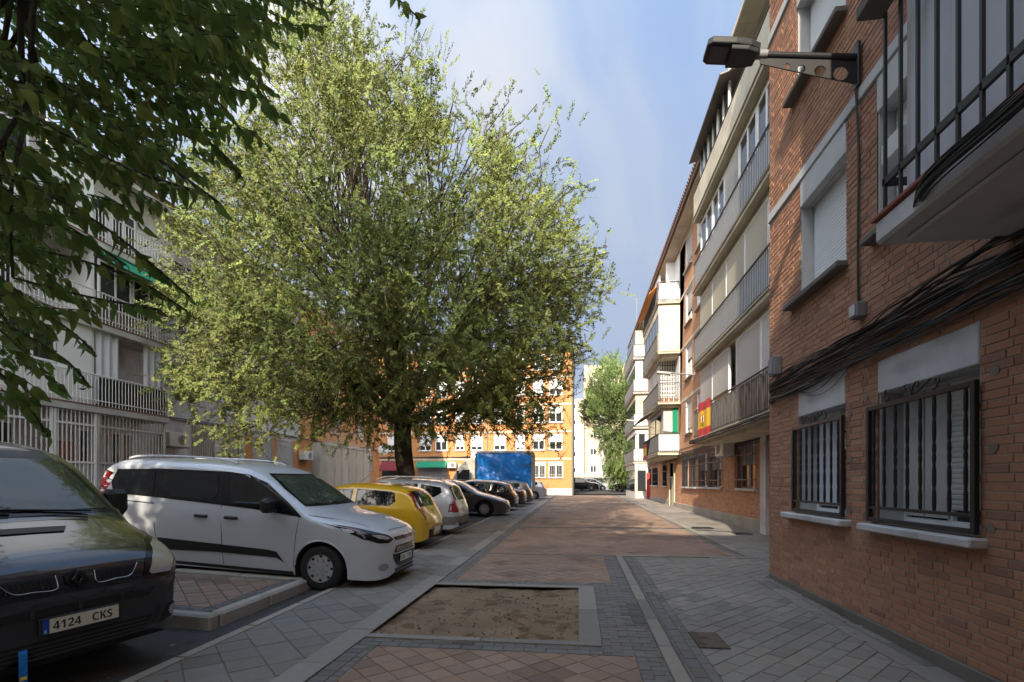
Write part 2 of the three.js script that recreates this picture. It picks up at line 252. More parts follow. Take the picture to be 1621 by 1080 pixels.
// bits in the soil, dry leaves in the gutter and along the kerbs
{
  const r = rng(77), leaf = new THREE.BufferGeometry(); leaf.setAttribute('position', new THREE.Float32BufferAttribute([0, 0, -1, 0.45, 0.12, 0, 0, 0.02, 1, 0, 0, -1, 0, 0.02, 1, -0.45, 0.15, 0], 3)); leaf.computeVertexNormals();
  const N = 560, im = new THREE.InstancedMesh(leaf, std([0.5, 0.5, 0.5], 0.9, { side: THREE.DoubleSide }), N), m = new THREE.Matrix4(), q = new THREE.Quaternion(), e = new THREE.Euler();
  for (let i = 0; i < N; i++) {
    let x, d; const k = r(); if (k < 0.36) { x = -3.6 - Math.pow(r(), 2) * 0.3; d = 3.4 + r() * 9; } else if (k < 0.52) { x = lerp(-2.1, 0, r()); d = lerp(5.1, 7.5, r()); } else if (k < 0.68) { x = 3 - Math.pow(r(), 3) * 0.4; d = 4 + r() * 5; } else { x = lerp(-3.4, 3, r()); d = 3.5 + r() * 22; }
    const s = 0.012 + r() * 0.018; e.set((r() - 0.5) * 0.6, r() * 6.28, (r() - 0.5) * 0.6); q.setFromEuler(e);
    const inPit = x > -2.1 && x < 0 && d > 5.05 && d < 7.5; m.compose(new THREE.Vector3(x, groundY(x, d) + (x < -3.56 ? -0.035 : inPit ? -0.03 : 0.006), -d), q, new THREE.Vector3(s, s, s)); im.setMatrixAt(i, m);
    const t = r(); im.setColorAt(i, t < 0.6 ? color(0.22 + 0.1 * r(), 0.15, 0.06) : t < 0.9 ? color(0.1, 0.07, 0.04) : color(0.6, 0.58, 0.5));
  }
  im.name = 'fallen_leaves'; im.castShadow = im.receiveShadow = true; tag(im, 'dry fallen leaves and bits scattered along gutter and paving', 'leaves', null, 'stuff'); scene.add(im);
}
// sparse weeds in the joints beside the kerb and along the tree pit
{
  const r = rng(91), bl = new THREE.BufferGeometry(); bl.setAttribute('position', new THREE.Float32BufferAttribute([-0.07, 0, 0, 0.07, 0, 0, 0.12, 1, 0.25], 3)); bl.computeVertexNormals();
  const N = 900, im = new THREE.InstancedMesh(bl, std([1, 1, 1], 0.9, { side: THREE.DoubleSide }), N), m = new THREE.Matrix4(), q = new THREE.Quaternion();
  for (let i = 0; i < N; i++) { const c = Math.floor(i / 12), h = (k) => hash(c, k, 55); let x, d; const k = h(1); if (k < 0.35) { x = 0.88; d = 3.6 + h(2) * 7; } else if (k < 0.6) { x = lerp(-2.1, 0, h(2)); d = h(3) < 0.5 ? 5.07 : 7.5; } else if (k < 0.8) { x = -3.57; d = 3.6 + h(2) * 12; } else { x = 3.0; d = 4 + h(2) * 4.7; } x += (r() - 0.5) * 0.05; d += (r() - 0.5) * 0.09; const s = 0.012 + 0.03 * r() * h(4); q.setFromEuler(new THREE.Euler((r() - 0.5) * 1.2, r() * 6.28, (r() - 0.5) * 1.2)); m.compose(new THREE.Vector3(x, groundY(Math.max(x, KERBX), d) - 0.012, -d), q, new THREE.Vector3(s * 0.8, s, s)); im.setMatrixAt(i, m); const t = 0.7 + 0.6 * r(); im.setColorAt(i, color(0.1 * t, 0.13 * t, 0.04 * t)); }
  im.name = 'joint_weeds'; im.castShadow = im.receiveShadow = true; tag(im, 'small green weeds growing in the joints along kerb and tree pit', 'weeds', null, 'stuff'); scene.add(im);
}
// raised parking island between the two vans
{
  const isl = new THREE.Group(); isl.name = 'parking_island'; isl.userData.kind = 'structure'; isl.position.set(-3.88, groundY(-3.88, 6), -6); isl.rotation.z = -Math.atan(CROSS); isl.rotation.x = Math.atan(SLOPE); scene.add(isl); bases.set(isl, new THREE.Vector3());
  const top = 0.1; // local: x from -5.4 to 0, d from -0.95 to 1.2
  part('island_core', box(-5.38, -0.02, -0.12, top - 0.014, -0.93, 1.18), M.concreteDark, isl);
  layPieces(isl, 'red_tile', bond([-5.2, -0.3, -0.62, 0.9], D45, 0.2, 0.2, 0, 0.008), RED, 0.25, top, 11, 200);
  layPieces(isl, 'dark_paver', [...bond([-5.2, -0.16, -0.8, -0.62], 0, 0.1, 0.2, 0.5, 0.007), ...bond([-0.3, -0.16, -0.62, 1.05], 0, 0.1, 0.14, 0.5, 0.007)], DARKB, 0.25, top, 12, 200);
  for (let i = 0; i < 5; i++) { part('kerb_stone', cbox(-5.4 + i * 1.08, -4.33 + i * 1.08, -0.14, top + 0.012, -0.95, -0.8, 0.022), M.concrete, isl); part('kerb_stone', cbox(-5.4 + i * 1.08, -4.33 + i * 1.08, -0.14, top + 0.012, 1.05, 1.2, 0.022), M.concrete, isl); }
  for (let i = 0; i < 2; i++) part('kerb_stone', cbox(-0.15, 0, -0.14, top + 0.014, -0.79 + i * 0.92, 0.122 + i * 0.92, 0.028), M.concrete, isl);
}
solo('ground_plate', [box(1.12, 1.4, groundY(0, 5.3) - 0.002, groundY(0, 5.3) + 0.012, 5.02, 5.52)], std([0.26, 0.21, 0.165], 0.95, { map: T.dirt, bumpMap: T.bumpFine, bumpScale: 0.02 }), 'thin brown plate standing for a stained patch of broken pavers in the grey slabs', 'cover');  // no real cover: brown plate in place of stained, broken pavers
solo('ground_plate', [box(3.55, 4.15, groundY(0, 17) - 0.002, groundY(0, 17) + 0.014, 16.6, 17.2)], M.iron, 'dark metal cover beside the drain channel on the grey pavement', 'cover');
solo('ground_plate', [box(4.35, 4.8, groundY(0, 15.3) - 0.002, groundY(0, 15.3) + 0.014, 15.1, 15.6)], M.iron, 'small dark cover in the pavement near the concrete plinth', 'cover');

// ---------- building helpers (faces parallel to the street: plane x = X, looking towards out = -1 / +1) ----------
const toX = new THREE.Matrix4().set(0, 0, 1, 0, 0, 1, 0, 0, -1, 0, 0, 0, 0, 0, 0, 1);
function holed(a0, a1, y0, y1, holes, depth) {
  const s = new THREE.Shape([new THREE.Vector2(a0, y0), new THREE.Vector2(a1, y0), new THREE.Vector2(a1, y1), new THREE.Vector2(a0, y1)]);
  for (const [b0, b1, c0, c1] of holes) s.holes.push(new THREE.Path([new THREE.Vector2(b0, c0), new THREE.Vector2(b0, c1), new THREE.Vector2(b1, c1), new THREE.Vector2(b1, c0)]));
  return new THREE.ExtrudeGeometry(s, { depth, bevelEnabled: false });
}
const wallX = (X, d0, d1, y0, y1, holes, t) => holed(d0, d1, y0, y1, holes, t).applyMatrix4(toX).translate(X, 0, 0);          // occupies X .. X+t
const wallD = (d, x0, x1, y0, y1, holes, t) => holed(x0, x1, y0, y1, holes, t).translate(0, 0, -d - t);                       // occupies d .. d+t
function strip(rows, cols) { // quads through rows of points
  const p = [], uv = [], ix = []; rows.forEach((row, j) => row.forEach((q, i) => { p.push(q.x, q.y, q.z); uv.push(q.u ?? 0, q.v ?? 0); }));
  const n = rows[0].length; for (let j = 0; j < rows.length - 1; j++) for (let i = 0; i < n - 1; i++) { const a = j * n + i, b = a + n; ix.push(a, a + 1, b, b, a + 1, b + 1); }
  const g = new THREE.BufferGeometry(); g.setAttribute('position', new THREE.Float32BufferAttribute(p, 3)); g.setAttribute('uv', new THREE.Float32BufferAttribute(uv, 2)); g.setIndex(ix); g.computeVertexNormals(); return g;
}
// roller blind / shutter: rounded slats, in plane x = X (ax 'x') or d = X (ax 'd')
function slats(ax, X, out, a0, a1, y0, y1, pitch = 0.045, bulge = 0.008) {
  const rows = []; for (let y = y0; y < y1 - 1e-4; y += pitch) for (const [f, b] of [[0, 0], [0.08, 0.75], [0.5, 1], [0.9, 0.7], [0.995, 0]]) { const yy = Math.min(y + f * pitch, y1), o = X + out * b * bulge; rows.push([a0, a1].map((a) => Object.assign(ax === 'x' ? V(o, yy, a) : V(a, yy, o), { u: a, v: yy }))); }
  return strip(rows).toNonIndexed();
}
// hanging cloth or corrugated sheet
function wavy(ax, X, a0, a1, y0, y1, amp, wl, seed = 1, ny = 6) {
  const n = Math.max(8, Math.round((a1 - a0) / wl * 8)), rows = [];
  for (let j = 0; j <= ny; j++) { const row = [], y = lerp(y0, y1, j / ny); for (let i = 0; i <= n; i++) { const a = lerp(a0, a1, i / n), w = Math.sin(a / wl * 6.283 + 2 * vnoise(a * 1.3, 0, seed)) * amp * (0.6 + 0.6 * vnoise(a * 2, y * 0.4, seed + 3)); row.push(Object.assign(ax === 'x' ? V(X + w, y, a) : V(a, y, X + w), { u: a, v: y })); } rows.push(row); }
  return strip(rows);
}
function frame4(ax, X, t, a0, a1, y0, y1, w, mull = []) { // window frame of thickness t centred on plane X
  const b = (p0, p1, q0, q1) => ax === 'x' ? box(X - t / 2, X + t / 2, q0, q1, p0, p1) : box(p0, p1, q0, q1, X - t / 2, X + t / 2);
  return [b(a0, a0 + w, y0, y1), b(a1 - w, a1, y0, y1), b(a0 + w, a1 - w, y0, y0 + w), b(a0 + w, a1 - w, y1 - w, y1), ...mull.map((m) => b(m - w / 2, m + w / 2, y0 + w, y1 - w))];
}
function slab4(ax, X0, X1, a0, a1, y0, y1) { return ax === 'x' ? box(X0, X1, y0, y1, a0, a1) : box(a0, a1, y0, y1, X0, X1); }
// a window with frame, panes and an optional blind pulled down by `down` (0..1); X is the frame plane, out the side it looks to
function windowUnit(parent, ax, X, out, a0, a1, y0, y1, o = {}) {
  const w = o.w ?? 0.05, n = o.panes ?? 2, mull = []; for (let i = 1; i < n; i++) mull.push(lerp(a0, a1, i / n));
  const f = part('window', frame4(ax, X, 0.06, a0, a1, y0, y1, w, mull), o.frame ?? M.whitePaint, parent);
  for (let i = 0; i < n; i++) part('pane', slab4(ax, X - 0.004 - out * 0.01, X + 0.004 - out * 0.01, lerp(a0, a1, i / n) + w * 0.6, lerp(a0, a1, (i + 1) / n) - w * 0.6, y0 + w, y1 - w), o.glass ?? M.glassHouse, f);
  if (o.down > 0.12) { const yb = lerp(y1, y0, o.down) + w * 0.4; part('blind', slats(ax, X + out * 0.045, out, a0 + 0.01, a1 - 0.01, yb, y1 - 0.01, o.pitch ?? 0.05, 0.009), o.blind ?? M.whitePaintOld, f); }
  if (o.sill) part('sill', slab4(ax, Math.min(X, X + out * o.sill), Math.max(X, X + out * o.sill), a0 - 0.08, a1 + 0.08, y0 - 0.075, y0 - 0.005), o.sillMat ?? M.concrete, f);
  return f;
}
// balcony railing from point to point with upright bars, each bar a piece
function railing(parent, p, q, h, o = {}) {
  const len = p.distanceTo(q), dir = q.clone().sub(p).normalize(), r = o.r ?? 0.009, up = new THREE.Vector3(0, h, 0), lo = new THREE.Vector3(0, o.low ?? 0.1, 0), geos = [rod(p.clone().add(up), q.clone().add(up), o.rail ?? 0.026, 6), rod(p.clone().add(lo), q.clone().add(lo), r * 1.4, 5)];
  const n = Math.max(1, Math.round(len / (o.sp ?? 0.12))); const root = part('railing', geos, o.mat ?? M.whitePaint, parent);
  const bar = new THREE.CylinderGeometry(r, r, h, 5); const list = [];
  for (let i = 0; i <= n; i++) { const c = p.clone().addScaledVector(dir, len * i / n).add(new THREE.Vector3(0, h / 2, 0)); if (o.merge) list.push(bar.clone().translate(c.x, c.y, c.z)); else place('bar', bar, o.mat ?? M.whitePaint, root, c); }
  if (o.merge) part('bars', list, o.mat ?? M.whitePaint, root, 'stuff');
  return root;
}
// brickwork in plane x = X looking to -x: real bricks in a header and stretcher bond; the largest ones in view are pieces
function brickwork(parent, X, d0, d1, y0, y1, holes, tone, o = {}) {
  const H = o.course ?? 0.068, J = 0.011, S = 0.245, Hd = 0.12, r = rng(o.seed ?? 5), list = [];
  const inHole = (a, b, y) => { let segs = [[a, b]]; for (const h of holes) if (y + H > h[2] + 0.012 && y < h[3] - 0.012) { const nx = []; for (const [p, q] of segs) { if (q <= h[0] || p >= h[1]) nx.push([p, q]); else { if (p < h[0]) nx.push([p, h[0]]); if (q > h[1]) nx.push([h[1], q]); } } segs = nx; } return segs; };
  for (let j = 0; y0 + j * H < y1 - 0.01; j++) { const y = y0 + j * H; let d = d0 - ((j & 1) ? 0.19 : 0) - (hash(j, 3, 4) - 0.5) * 0.03, k = j & 1; while (d < d1) { const L = k ? Hd : S; const a = Math.max(d, d0), b = Math.min(d + L, d1); if (b - a > 0.02) for (const [p, q] of inHole(a, b, y)) if (q - p > 0.02) list.push([p, q, y + J / 2, Math.min(y + H - J / 2, y1)]); d += L + J; k ^= 1; } }
  const toneOf = () => { const t = r(), k = 0.88 + 0.24 * r(); if (t < 0.08) return [tone[0] * 0.74 * k, tone[1] * 0.76 * k, tone[2] * 0.85 * k]; if (t < 0.24) return [tone[0] * 1.05 * k, tone[1] * 1.15 * k, tone[2] * 1.15 * k]; return [tone[0] * k, tone[1] * k, tone[2] * k]; };
  const pos = [], nor = [], uv = [], col = [], e = 0.003, TH = 0.03;
  const quad = (a, b, c, f, n, cl, ou) => { for (const q of [a, b, c, a, c, f]) { pos.push(...q); nor.push(...n); uv.push(q[2] + ou, q[1] + ou * 0.7); col.push(...cl); } };
  const emit = (p, q, b, t, cl) => { const x = X + (r() - 0.5) * 0.006, ou = r() * 9, z0 = -q, z1 = -p; // front, eased edges, sides
    quad([x, b + e, z0 + e], [x, b + e, z1 - e], [x, t - e, z1 - e], [x, t - e, z0 + e], [-1, 0, 0], cl, ou);
    quad([x + e, t, z0], [x, t - e, z0 + e], [x, t - e, z1 - e], [x + e, t, z1], [-0.7, 0.7, 0], cl, ou); quad([x + e, b, z1], [x, b + e, z1 - e], [x, b + e, z0 + e], [x + e, b, z0], [-0.7, -0.7, 0], cl, ou);
    quad([x + e, b, z1], [x + e, t, z1], [x, t - e, z1 - e], [x, b + e, z1 - e], [-0.7, 0, 0.7], cl, ou); quad([x + e, t, z0], [x + e, b, z0], [x, b + e, z0 + e], [x, t - e, z0 + e], [-0.7, 0, -0.7], cl, ou);
    quad([x + e, t, z1], [x + TH, t, z1], [x + TH, t, z0], [x + e, t, z0], [0, 1, 0], cl, ou); quad([x + e, b, z0], [x + TH, b, z0], [x + TH, b, z1], [x + e, b, z1], [0, -1, 0], cl, ou);
    quad([x + e, b, z1], [x + TH, b, z1], [x + TH, t, z1], [x + e, t, z1], [0, 0, 1], cl, ou); quad([x + e, t, z0], [x + TH, t, z0], [x + TH, b, z0], [x + e, b, z0], [0, 0, -1], cl, ou); };
  const flush = () => { const g = new THREE.BufferGeometry(); g.setAttribute('position', new THREE.Float32BufferAttribute(pos, 3)); g.setAttribute('normal', new THREE.Float32BufferAttribute(nor, 3)); g.setAttribute('uv', new THREE.Float32BufferAttribute(uv, 2)); g.setAttribute('color', new THREE.Float32BufferAttribute(col, 3)); pos.length = nor.length = uv.length = col.length = 0; return g; };
  const lim = o.pieces ?? 0;
  if (lim) { // those that show largest: near and inside the frame
    const score = (b) => { const d = (b[0] + b[1]) / 2, y = (b[2] + b[3]) / 2; return (d < 4.0 || d > d1 ? 1e3 : 0) + Math.hypot(d, (y - EYE) * 1.0) - (b[1] - b[0]) * 3; };
    list.sort((a, b) => score(a) - score(b));
    const protos = {}; const tones = Array.from({ length: 6 }, toneOf);
    for (const b of list.slice(0, lim)) { const key = (b[1] - b[0]).toFixed(3) + (b[3] - b[2]).toFixed(3) + Math.floor(r() * 6); if (!protos[key]) { const [px, py] = [(b[0] + b[1]) / 2, (b[2] + b[3]) / 2]; emit(b[0], b[1], b[2], b[3], tones[+key.slice(-1)]); protos[key] = flush().translate(-X, -py, px); } place('brick', protos[key], M.brickNear, parent, V(X, (b[2] + b[3]) / 2, (b[0] + b[1]) / 2)); }
  }
  for (const b of list.slice(lim)) { const w = 0.8 + 0.4 * fbm(b[0] * 0.8 + 20, b[2] * 0.8 + 20, 5, 63); emit(b[0], b[1], b[2], b[3], toneOf().map((v) => v * w)); }
  part('brickwork', flush(), M.brickNear, parent, 'stuff');
}
function cables(parent, make, n, seed, rad = [0.006, 0.016]) { const r = rng(seed); for (let i = 0; i < n; i++) { const pts = make(r, i); part('cable', new THREE.TubeGeometry(new THREE.CatmullRomCurve3(pts), pts.length * 5, lerp(rad[0], rad[1], r() * r()), 5), r() < 0.82 ? M.cable : M.cableGrey, parent); } }
function acUnit(label, x0, x1, y, d0, d1, face, group) { // outdoor unit: case, fan grille, brackets; face 'x' looks along the street wall, 'd' looks to the camera
  const t = thing('air_conditioner', label, 'air conditioner', [(x0 + x1) / 2, y, (d0 + d1) / 2], group); const h = 0.55;
  part('case', cbox(x0, x1, y, y + h, d0, d1, 0.015), M.acWhite, t);
  const ring = (r0, x, yy, d, nx) => { const g = new THREE.TorusGeometry(r0, 0.008, 5, 20); if (nx) g.rotateY(Math.PI / 2); return g.translate(x, yy, -d); };
  const out = [], disc = [];
  if (face === 'd') { const cx = lerp(x0, x1, 0.62), d = d0 - 0.006; for (const r0 of [0.06, 0.11, 0.16, 0.205]) out.push(ring(r0, cx, y + h / 2, d, false)); disc.push(new THREE.CircleGeometry(0.21, 24).translate(cx, y + h / 2, -d0 + 0.003)); for (let k = 0; k < 7; k++) disc.push(box(x0 + 0.03, x0 + 0.16, y + 0.08 + k * 0.06, y + 0.1 + k * 0.06, d0 - 0.004, d0)); }
  else { const x = face === 'x+' ? x1 + 0.006 : x0 - 0.006, cd = lerp(d0, d1, 0.6); for (const r0 of [0.06, 0.11, 0.16, 0.205]) out.push(ring(r0, x, y + h / 2, cd, true)); disc.push(new THREE.CircleGeometry(0.21, 24).rotateY(face === 'x+' ? Math.PI / 2 : -Math.PI / 2).translate(face === 'x+' ? x1 + 0.003 : x0 - 0.003, y + h / 2, -cd)); }
  part('fan_opening', disc, M.acDark, t); part('fan_grille', out, M.acWhite, t); part('bracket', [box(x0 + 0.05, x0 + 0.09, y - 0.05, y, d0, d1), box(x1 - 0.09, x1 - 0.05, y - 0.05, y, d0, d1)], M.boxGrey, t); return t;
}

// ---------- near brick block on the right ----------
{
  const t = thing('brick_apartment_block', 'dark red brick block with barred windows and a cable bundle across its wall', 'building', [3.02, 0, 5]);
  const X = 3.02, DE = 8.72, TOP = 14.6;
  const holes = [[6.35, 7.62, 1.18, 2.95], [4.35, 5.7, 1.18, 2.83], [6.33, 7.56, 4.12, 5.72], [4.5, 5.72, 4.12, 5.72], [6.35, 7.68, 7.02, 8.56], [4.5, 5.72, 7.02, 8.56], [6.35, 7.68, 9.9, 11.4]];
  part('wall', [wallX(X + 0.006, -9, DE - 0.012, -0.3, TOP, holes, 0.3), box(X + 0.34, 14, -0.3, TOP, -9, DE - 0.02)], M.mortar, t);
  part('gable_wall', box(X + 0.02, 14.02, -0.3, TOP + 0.01, DE - 0.016, DE), M.brickFar, t);
  part('rear_face', box(X + 0.02, 14.02, -0.3, TOP + 0.01, -9.01, -8.9), M.brickFar, t);
  part('roof', box(X - 0.4, 14.3, TOP, TOP + 0.2, -9.3, DE + 0.3), M.roofTile, t);
  brickwork(t, X, 1.0, DE, 0.17, 11.6, [...holes, [-9, DE, 5.72, 5.86], [-9, DE, 8.56, 8.7]], [0.46, 0.225, 0.13], { pieces: 300, seed: 41 });
  part('plinth', cbox(X - 0.012, X + 0.05, -0.1, 0.165, 1, DE + 0.002, 0.012), M.concreteDark, t);
  for (const y of [5.72, 8.56]) part('string_course', cbox(X - 0.025, X + 0.1, y, y + 0.14, -9, DE + 0.004, 0.01), M.whiteStone, t);
  // reveals, lintel panels, sills, joinery
  const reveal = (d0, d1, y0, y1, yl) => {
    const f = part('lintel_panel', cbox(X - 0.006, X + 0.1, yl, y1 + (y1 < 3 ? 0 : 0), d0 + 0.004, d1 - 0.004, 0.01), M.whiteStone, t);
    part('reveal', [box(X + 0.015, X + 0.3, y0, yl, d0, d0 + 0.02), box(X + 0.015, X + 0.3, y0, yl, d1 - 0.02, d1), box(X + 0.1, X + 0.3, yl, yl + 0.02, d0 + 0.02, d1 - 0.02), box(X + 0.02, X + 0.3, y0 - 0.01, y0 + 0.012, d0 + 0.02, d1 - 0.02)], M.whiteStone, t); return f;
  };
  reveal(6.35, 7.62, 1.18, 2.95, 2.5); reveal(4.35, 5.7, 1.18, 2.83, 2.5); reveal(6.33, 7.56, 4.12, 5.72, 5.36); reveal(4.5, 5.72, 4.12, 5.72, 5.36); reveal(6.35, 7.68, 7.02, 8.56, 8.2); reveal(4.5, 5.72, 7.02, 8.56, 8.2); reveal(6.35, 7.68, 9.9, 11.4, 11.1);
  for (const [d0, d1, y, m] of [[6.22, 7.93, 1.18, M.whiteStone], [4.27, 5.86, 1.18, M.whiteStone], [6.28, 7.85, 4.12, M.concreteDark], [4.4, 5.8, 4.12, M.concreteDark], [6.3, 7.85, 7.02, M.concreteDark], [6.3, 7.85, 9.9, M.concreteDark]]) part('sill', cbox(X - 0.13, X + 0.02, y - 0.075, y - 0.002, d0, d1, 0.012), m, t);
  const xw = X + 0.26;
  // ground-floor windows: pale sashes on one half, slatted shutter on the other
  for (const [d0, d1, y1, open] of [[6.37, 7.6, 2.5, true], [4.37, 5.68, 2.5, false]]) {
    const dm = lerp(d0, d1, open ? 0.42 : 0.46), f = windowUnit(t, 'x', xw, -1, d0, d1, 1.2, y1, { panes: 2, w: 0.06 });
    if (open) { part('blind', slats('x', xw - 0.05, -1, d0 + 0.02, dm, 2.0, y1, 0.045), M.whitePaintOld, f); part('curtain', wavy('x', xw - 0.036, dm + 0.03, d1 - 0.03, 1.3, y1 - 0.05, 0.006, 0.16, 4), M.curtain, f); }
    else { part('blind', slats('x', xw - 0.05, -1, d0 + 0.02, dm, 1.36, y1, 0.045), M.whitePaintOld, f); part('shutter_leaf', [box(xw - 0.055, xw - 0.032, 1.28, y1 - 0.03, dm + 0.04, lerp(dm, d1, 0.5) - 0.01), box(xw - 0.055, xw - 0.032, 1.28, y1 - 0.03, lerp(dm, d1, 0.5) + 0.01, d1 - 0.05)], M.whitePaintOld, f); }
  }
  for (const [d0, d1, y0, y1] of [[6.35, 7.54, 4.15, 5.36], [4.52, 5.7, 4.15, 5.36], [6.37, 7.66, 7.05, 8.2], [4.52, 5.7, 7.05, 8.2], [6.37, 7.66, 9.93, 11.1]]) windowUnit(t, 'x', xw - 0.04, -1, d0, d1, y0, y1, { panes: 2, down: 1, pitch: 0.045, blind: M.whitePaint, w: 0.06 });
  part('ledge_bracket', cbox(X - 0.02, X + 0.22, 4.75, 4.98, 5.3, 5.62, 0.02), M.acWhite, t);
  // wrought grilles with turned balusters and scrolls
  const prof = []; for (let i = 0; i <= 40; i++) { const v = i / 40, s = Math.abs(Math.sin(v * Math.PI * 5)); prof.push(new THREE.Vector2(0.011 + 0.0055 * Math.pow(s, 0.5) - (Math.abs(v - 0.5) < 0.02 ? 0.004 : 0), v)); }
  for (const [d0, d1, y0, y1] of [[6.33, 7.74, 1.2, 2.37], [4.33, 5.83, 1.2, 2.38]]) {
    const xg = X - 0.032, f = part('window_grille', [cbox(xg - 0.02, xg + 0.02, y0, y1, d0, d0 + 0.05, 0.004), cbox(xg - 0.02, xg + 0.02, y0, y1, d1 - 0.05, d1, 0.004), cbox(xg - 0.018, xg + 0.018, y0, y0 + 0.045, d0 + 0.05, d1 - 0.05, 0.004), cbox(xg - 0.018, xg + 0.018, y1 - 0.045, y1, d0 + 0.05, d1 - 0.05, 0.004), cbox(xg - 0.012, xg + 0.012, y0 + 0.13, y0 + 0.16, d0 + 0.05, d1 - 0.05, 0.003),
      ...[d0 + 0.02, d1 - 0.02].flatMap((d) => [y0 + 0.15, y1 - 0.2].map((y) => box(xg, X + 0.04, y, y + 0.02, d - 0.01, d + 0.01)))], M.iron, t);
    const hb = y1 - y0 - 0.2, bal = new THREE.LatheGeometry(prof.map((q) => new THREE.Vector2(q.x, (q.y - 0.5) * hb)), 8);
    for (let i = 0; i < 8; i++) place('baluster', bal, M.iron, f, V(xg, y0 + 0.155 + hb / 2, lerp(d0 + 0.05, d1 - 0.05, (i + 0.5) / 8 + (i - 3.5) * 0.004)));
    const sc = (pts) => part('scroll', tube(pts.map(([a, b]) => V(xg, y1 + 0.005 + b, lerp(d1, d0, a))), 0.008, 40, 5), M.iron, f);
    const curl = (a, b, r0, turns, st, dir) => { const o = []; for (let i = 0; i <= 14; i++) { const th = st + dir * i / 14 * turns * 6.283, rr = r0 * (1 - i / 18); o.push([a + rr * Math.cos(th) / (d1 - d0), b + rr * Math.sin(th)]); } return o; };
    sc([[0.22, 0.12], [0.2, 0.08], ...curl(0.225, 0.035, 0.034, 1, 2.6, 1)]); sc([...curl(0.42, 0.085, 0.035, 0.9, 0.4, 1).reverse(), [0.46, 0.07], [0.47, 0.0]]); sc([...curl(0.53, 0.085, 0.035, 0.9, 2.7, -1).reverse(), [0.49, 0.07], [0.48, 0.0]]);
    sc([[0.5, 0.015], [0.55, 0.03], [0.6, 0.07], [0.645, 0.1]]); sc([[0.67, 0.005], [0.7, 0.02], ...curl(0.7, 0.075, 0.034, 1, -1.2, 1)]);
  }
  // cement patches where the grille fixings were let into the wall
  { const r = rng(12), cem = std([0.27, 0.22, 0.17], 0.95, { map: T.stain }); for (const [d, y] of [[6.24, 2.36], [6.26, 1.28], [6.24, 1.85], [7.8, 2.3], [7.82, 1.4], [4.2, 2.42], [4.22, 1.85], [4.24, 1.26], [5.93, 2.5], [5.92, 1.6], [5.93, 1.25]]) { const s = new THREE.Shape(), n = 24; for (let i = 0; i < n; i++) { const a = i / n * 6.2832, k = 0.022 + 0.03 * fbm(Math.cos(a) * 1.5 + d * 9, Math.sin(a) * 1.5 + y * 9, 3, 3); s[i ? 'lineTo' : 'moveTo'](d + k * Math.cos(a) * 1.2, y + k * Math.sin(a)); } s.closePath(); part('cement_patch', new THREE.ExtrudeGeometry(s, { depth: 0.012, bevelEnabled: false }).applyMatrix4(toX).translate(X - 0.006, 0, 0), cem, t); } }
  // service runs: cables, boxes, the lamp's feed
  cables(t, (r, i) => { const p = [], o = r(), y = 2.86 + o * 0.3, s = r() * 6; for (let k = 0; k <= 12; k++) { const d = lerp(8.95, 2.6, k / 12); p.push(V(X - 0.035 - 0.07 * r() - (k === 0 ? -0.2 : 0), y + 0.022 * (8.8 - d) * (0.6 + o * 0.8) + 0.035 * Math.sin(d * 1.1 + s) - 0.012 * r() - (o > 0.8 ? 0.05 * Math.sin(d * 2.1 + s) : 0), d)); } return p; }, 30, 8);
  cables(t, (r, i) => { const p = []; for (let k = 0; k <= 6; k++) { const a = k / 6; p.push(V(X - 0.03, 2.93 - Math.sin(a * Math.PI) * 0.22 * (1 + i * 0.3) + a * 0.12, lerp(7.75, 6.2 - i * 0.3, a))); } return p; }, 2, 4, [0.004, 0.006]);
  cables(t, (r, i) => [V(X - 0.02, 3.5, 6.02 + i * 0.02), V(X - 0.022, 4.2, 6.025 + i * 0.02), V(X - 0.02, 5.2, 6.015 + i * 0.02), V(X - 0.05, 5.98, 6.02 + i * 0.02)], 2, 6, [0.008, 0.012]);
  { const b = part('junction_box', cbox(X - 0.1, X, 3.36, 3.52, 5.9, 6.06, 0.01), M.boxGrey, t); part('cover', cbox(X - 0.115, X - 0.102, 3.38, 3.5, 5.92, 6.04, 0.004), M.whitePaintOld, b); }
  { const b = part('junction_box', cbox(X - 0.12, X, 3.22, 3.5, 8.2, 8.42, 0.012), M.boxGrey, t); part('cover', cbox(X - 0.135, X - 0.122, 3.25, 3.47, 8.22, 8.4, 0.005), M.boxGrey, b); }
  // balconies: slab, cap, bars from floor to ceiling, pleated sheets behind
  for (const [y0, far] of [[3.33, false], [6.2, true], [9.05, true], [11.9, true]]) {
    const b = part('balcony', [cbox(2.15, X + 0.02, y0, y0 + 0.17, -3.2, 4.1, 0.02), cbox(2.28, X, y0 - 0.035, y0 - 0.002, -3.1, 3.97, 0.012)], M.whiteStone, t);
    part('tile_edge', cbox(2.13, X, y0 + 0.172, y0 + 0.2, -3.2, 4.12, 0.004), std([0.3, 0.09, 0.06], 0.8), b);
    part('side_panel', wavy('d', 3.99, 2.3, X, y0 + 0.2, y0 + 2.86, 0.015, 0.24, 9), M.curtain, b);
    part('pleated_sheet', wavy('x', 2.33, -3.1, 3.98, y0 + 0.2, y0 + 2.86, 0.018, 0.26, 5, 10), M.curtain, b);
    if (far) continue;
    const bars = part('railing', [box(2.19, 2.215, y0 + 0.42, y0 + 0.47, -3.1, 4.08), box(2.19, X, y0 + 0.42, y0 + 0.47, 4.055, 4.08)], M.iron, b);
    const bg = box(-0.01, 0.01, 0, 2.66, -0.01, 0.01); for (let i = 0; i < 30; i++) place('bar', bg, M.iron, bars, V(2.2, y0 + 0.2, 4.06 - i * 0.182)); for (let i = 1; i < 5; i++) place('bar', bg, M.iron, bars, V(2.2 + i * 0.17, y0 + 0.2, 4.066));
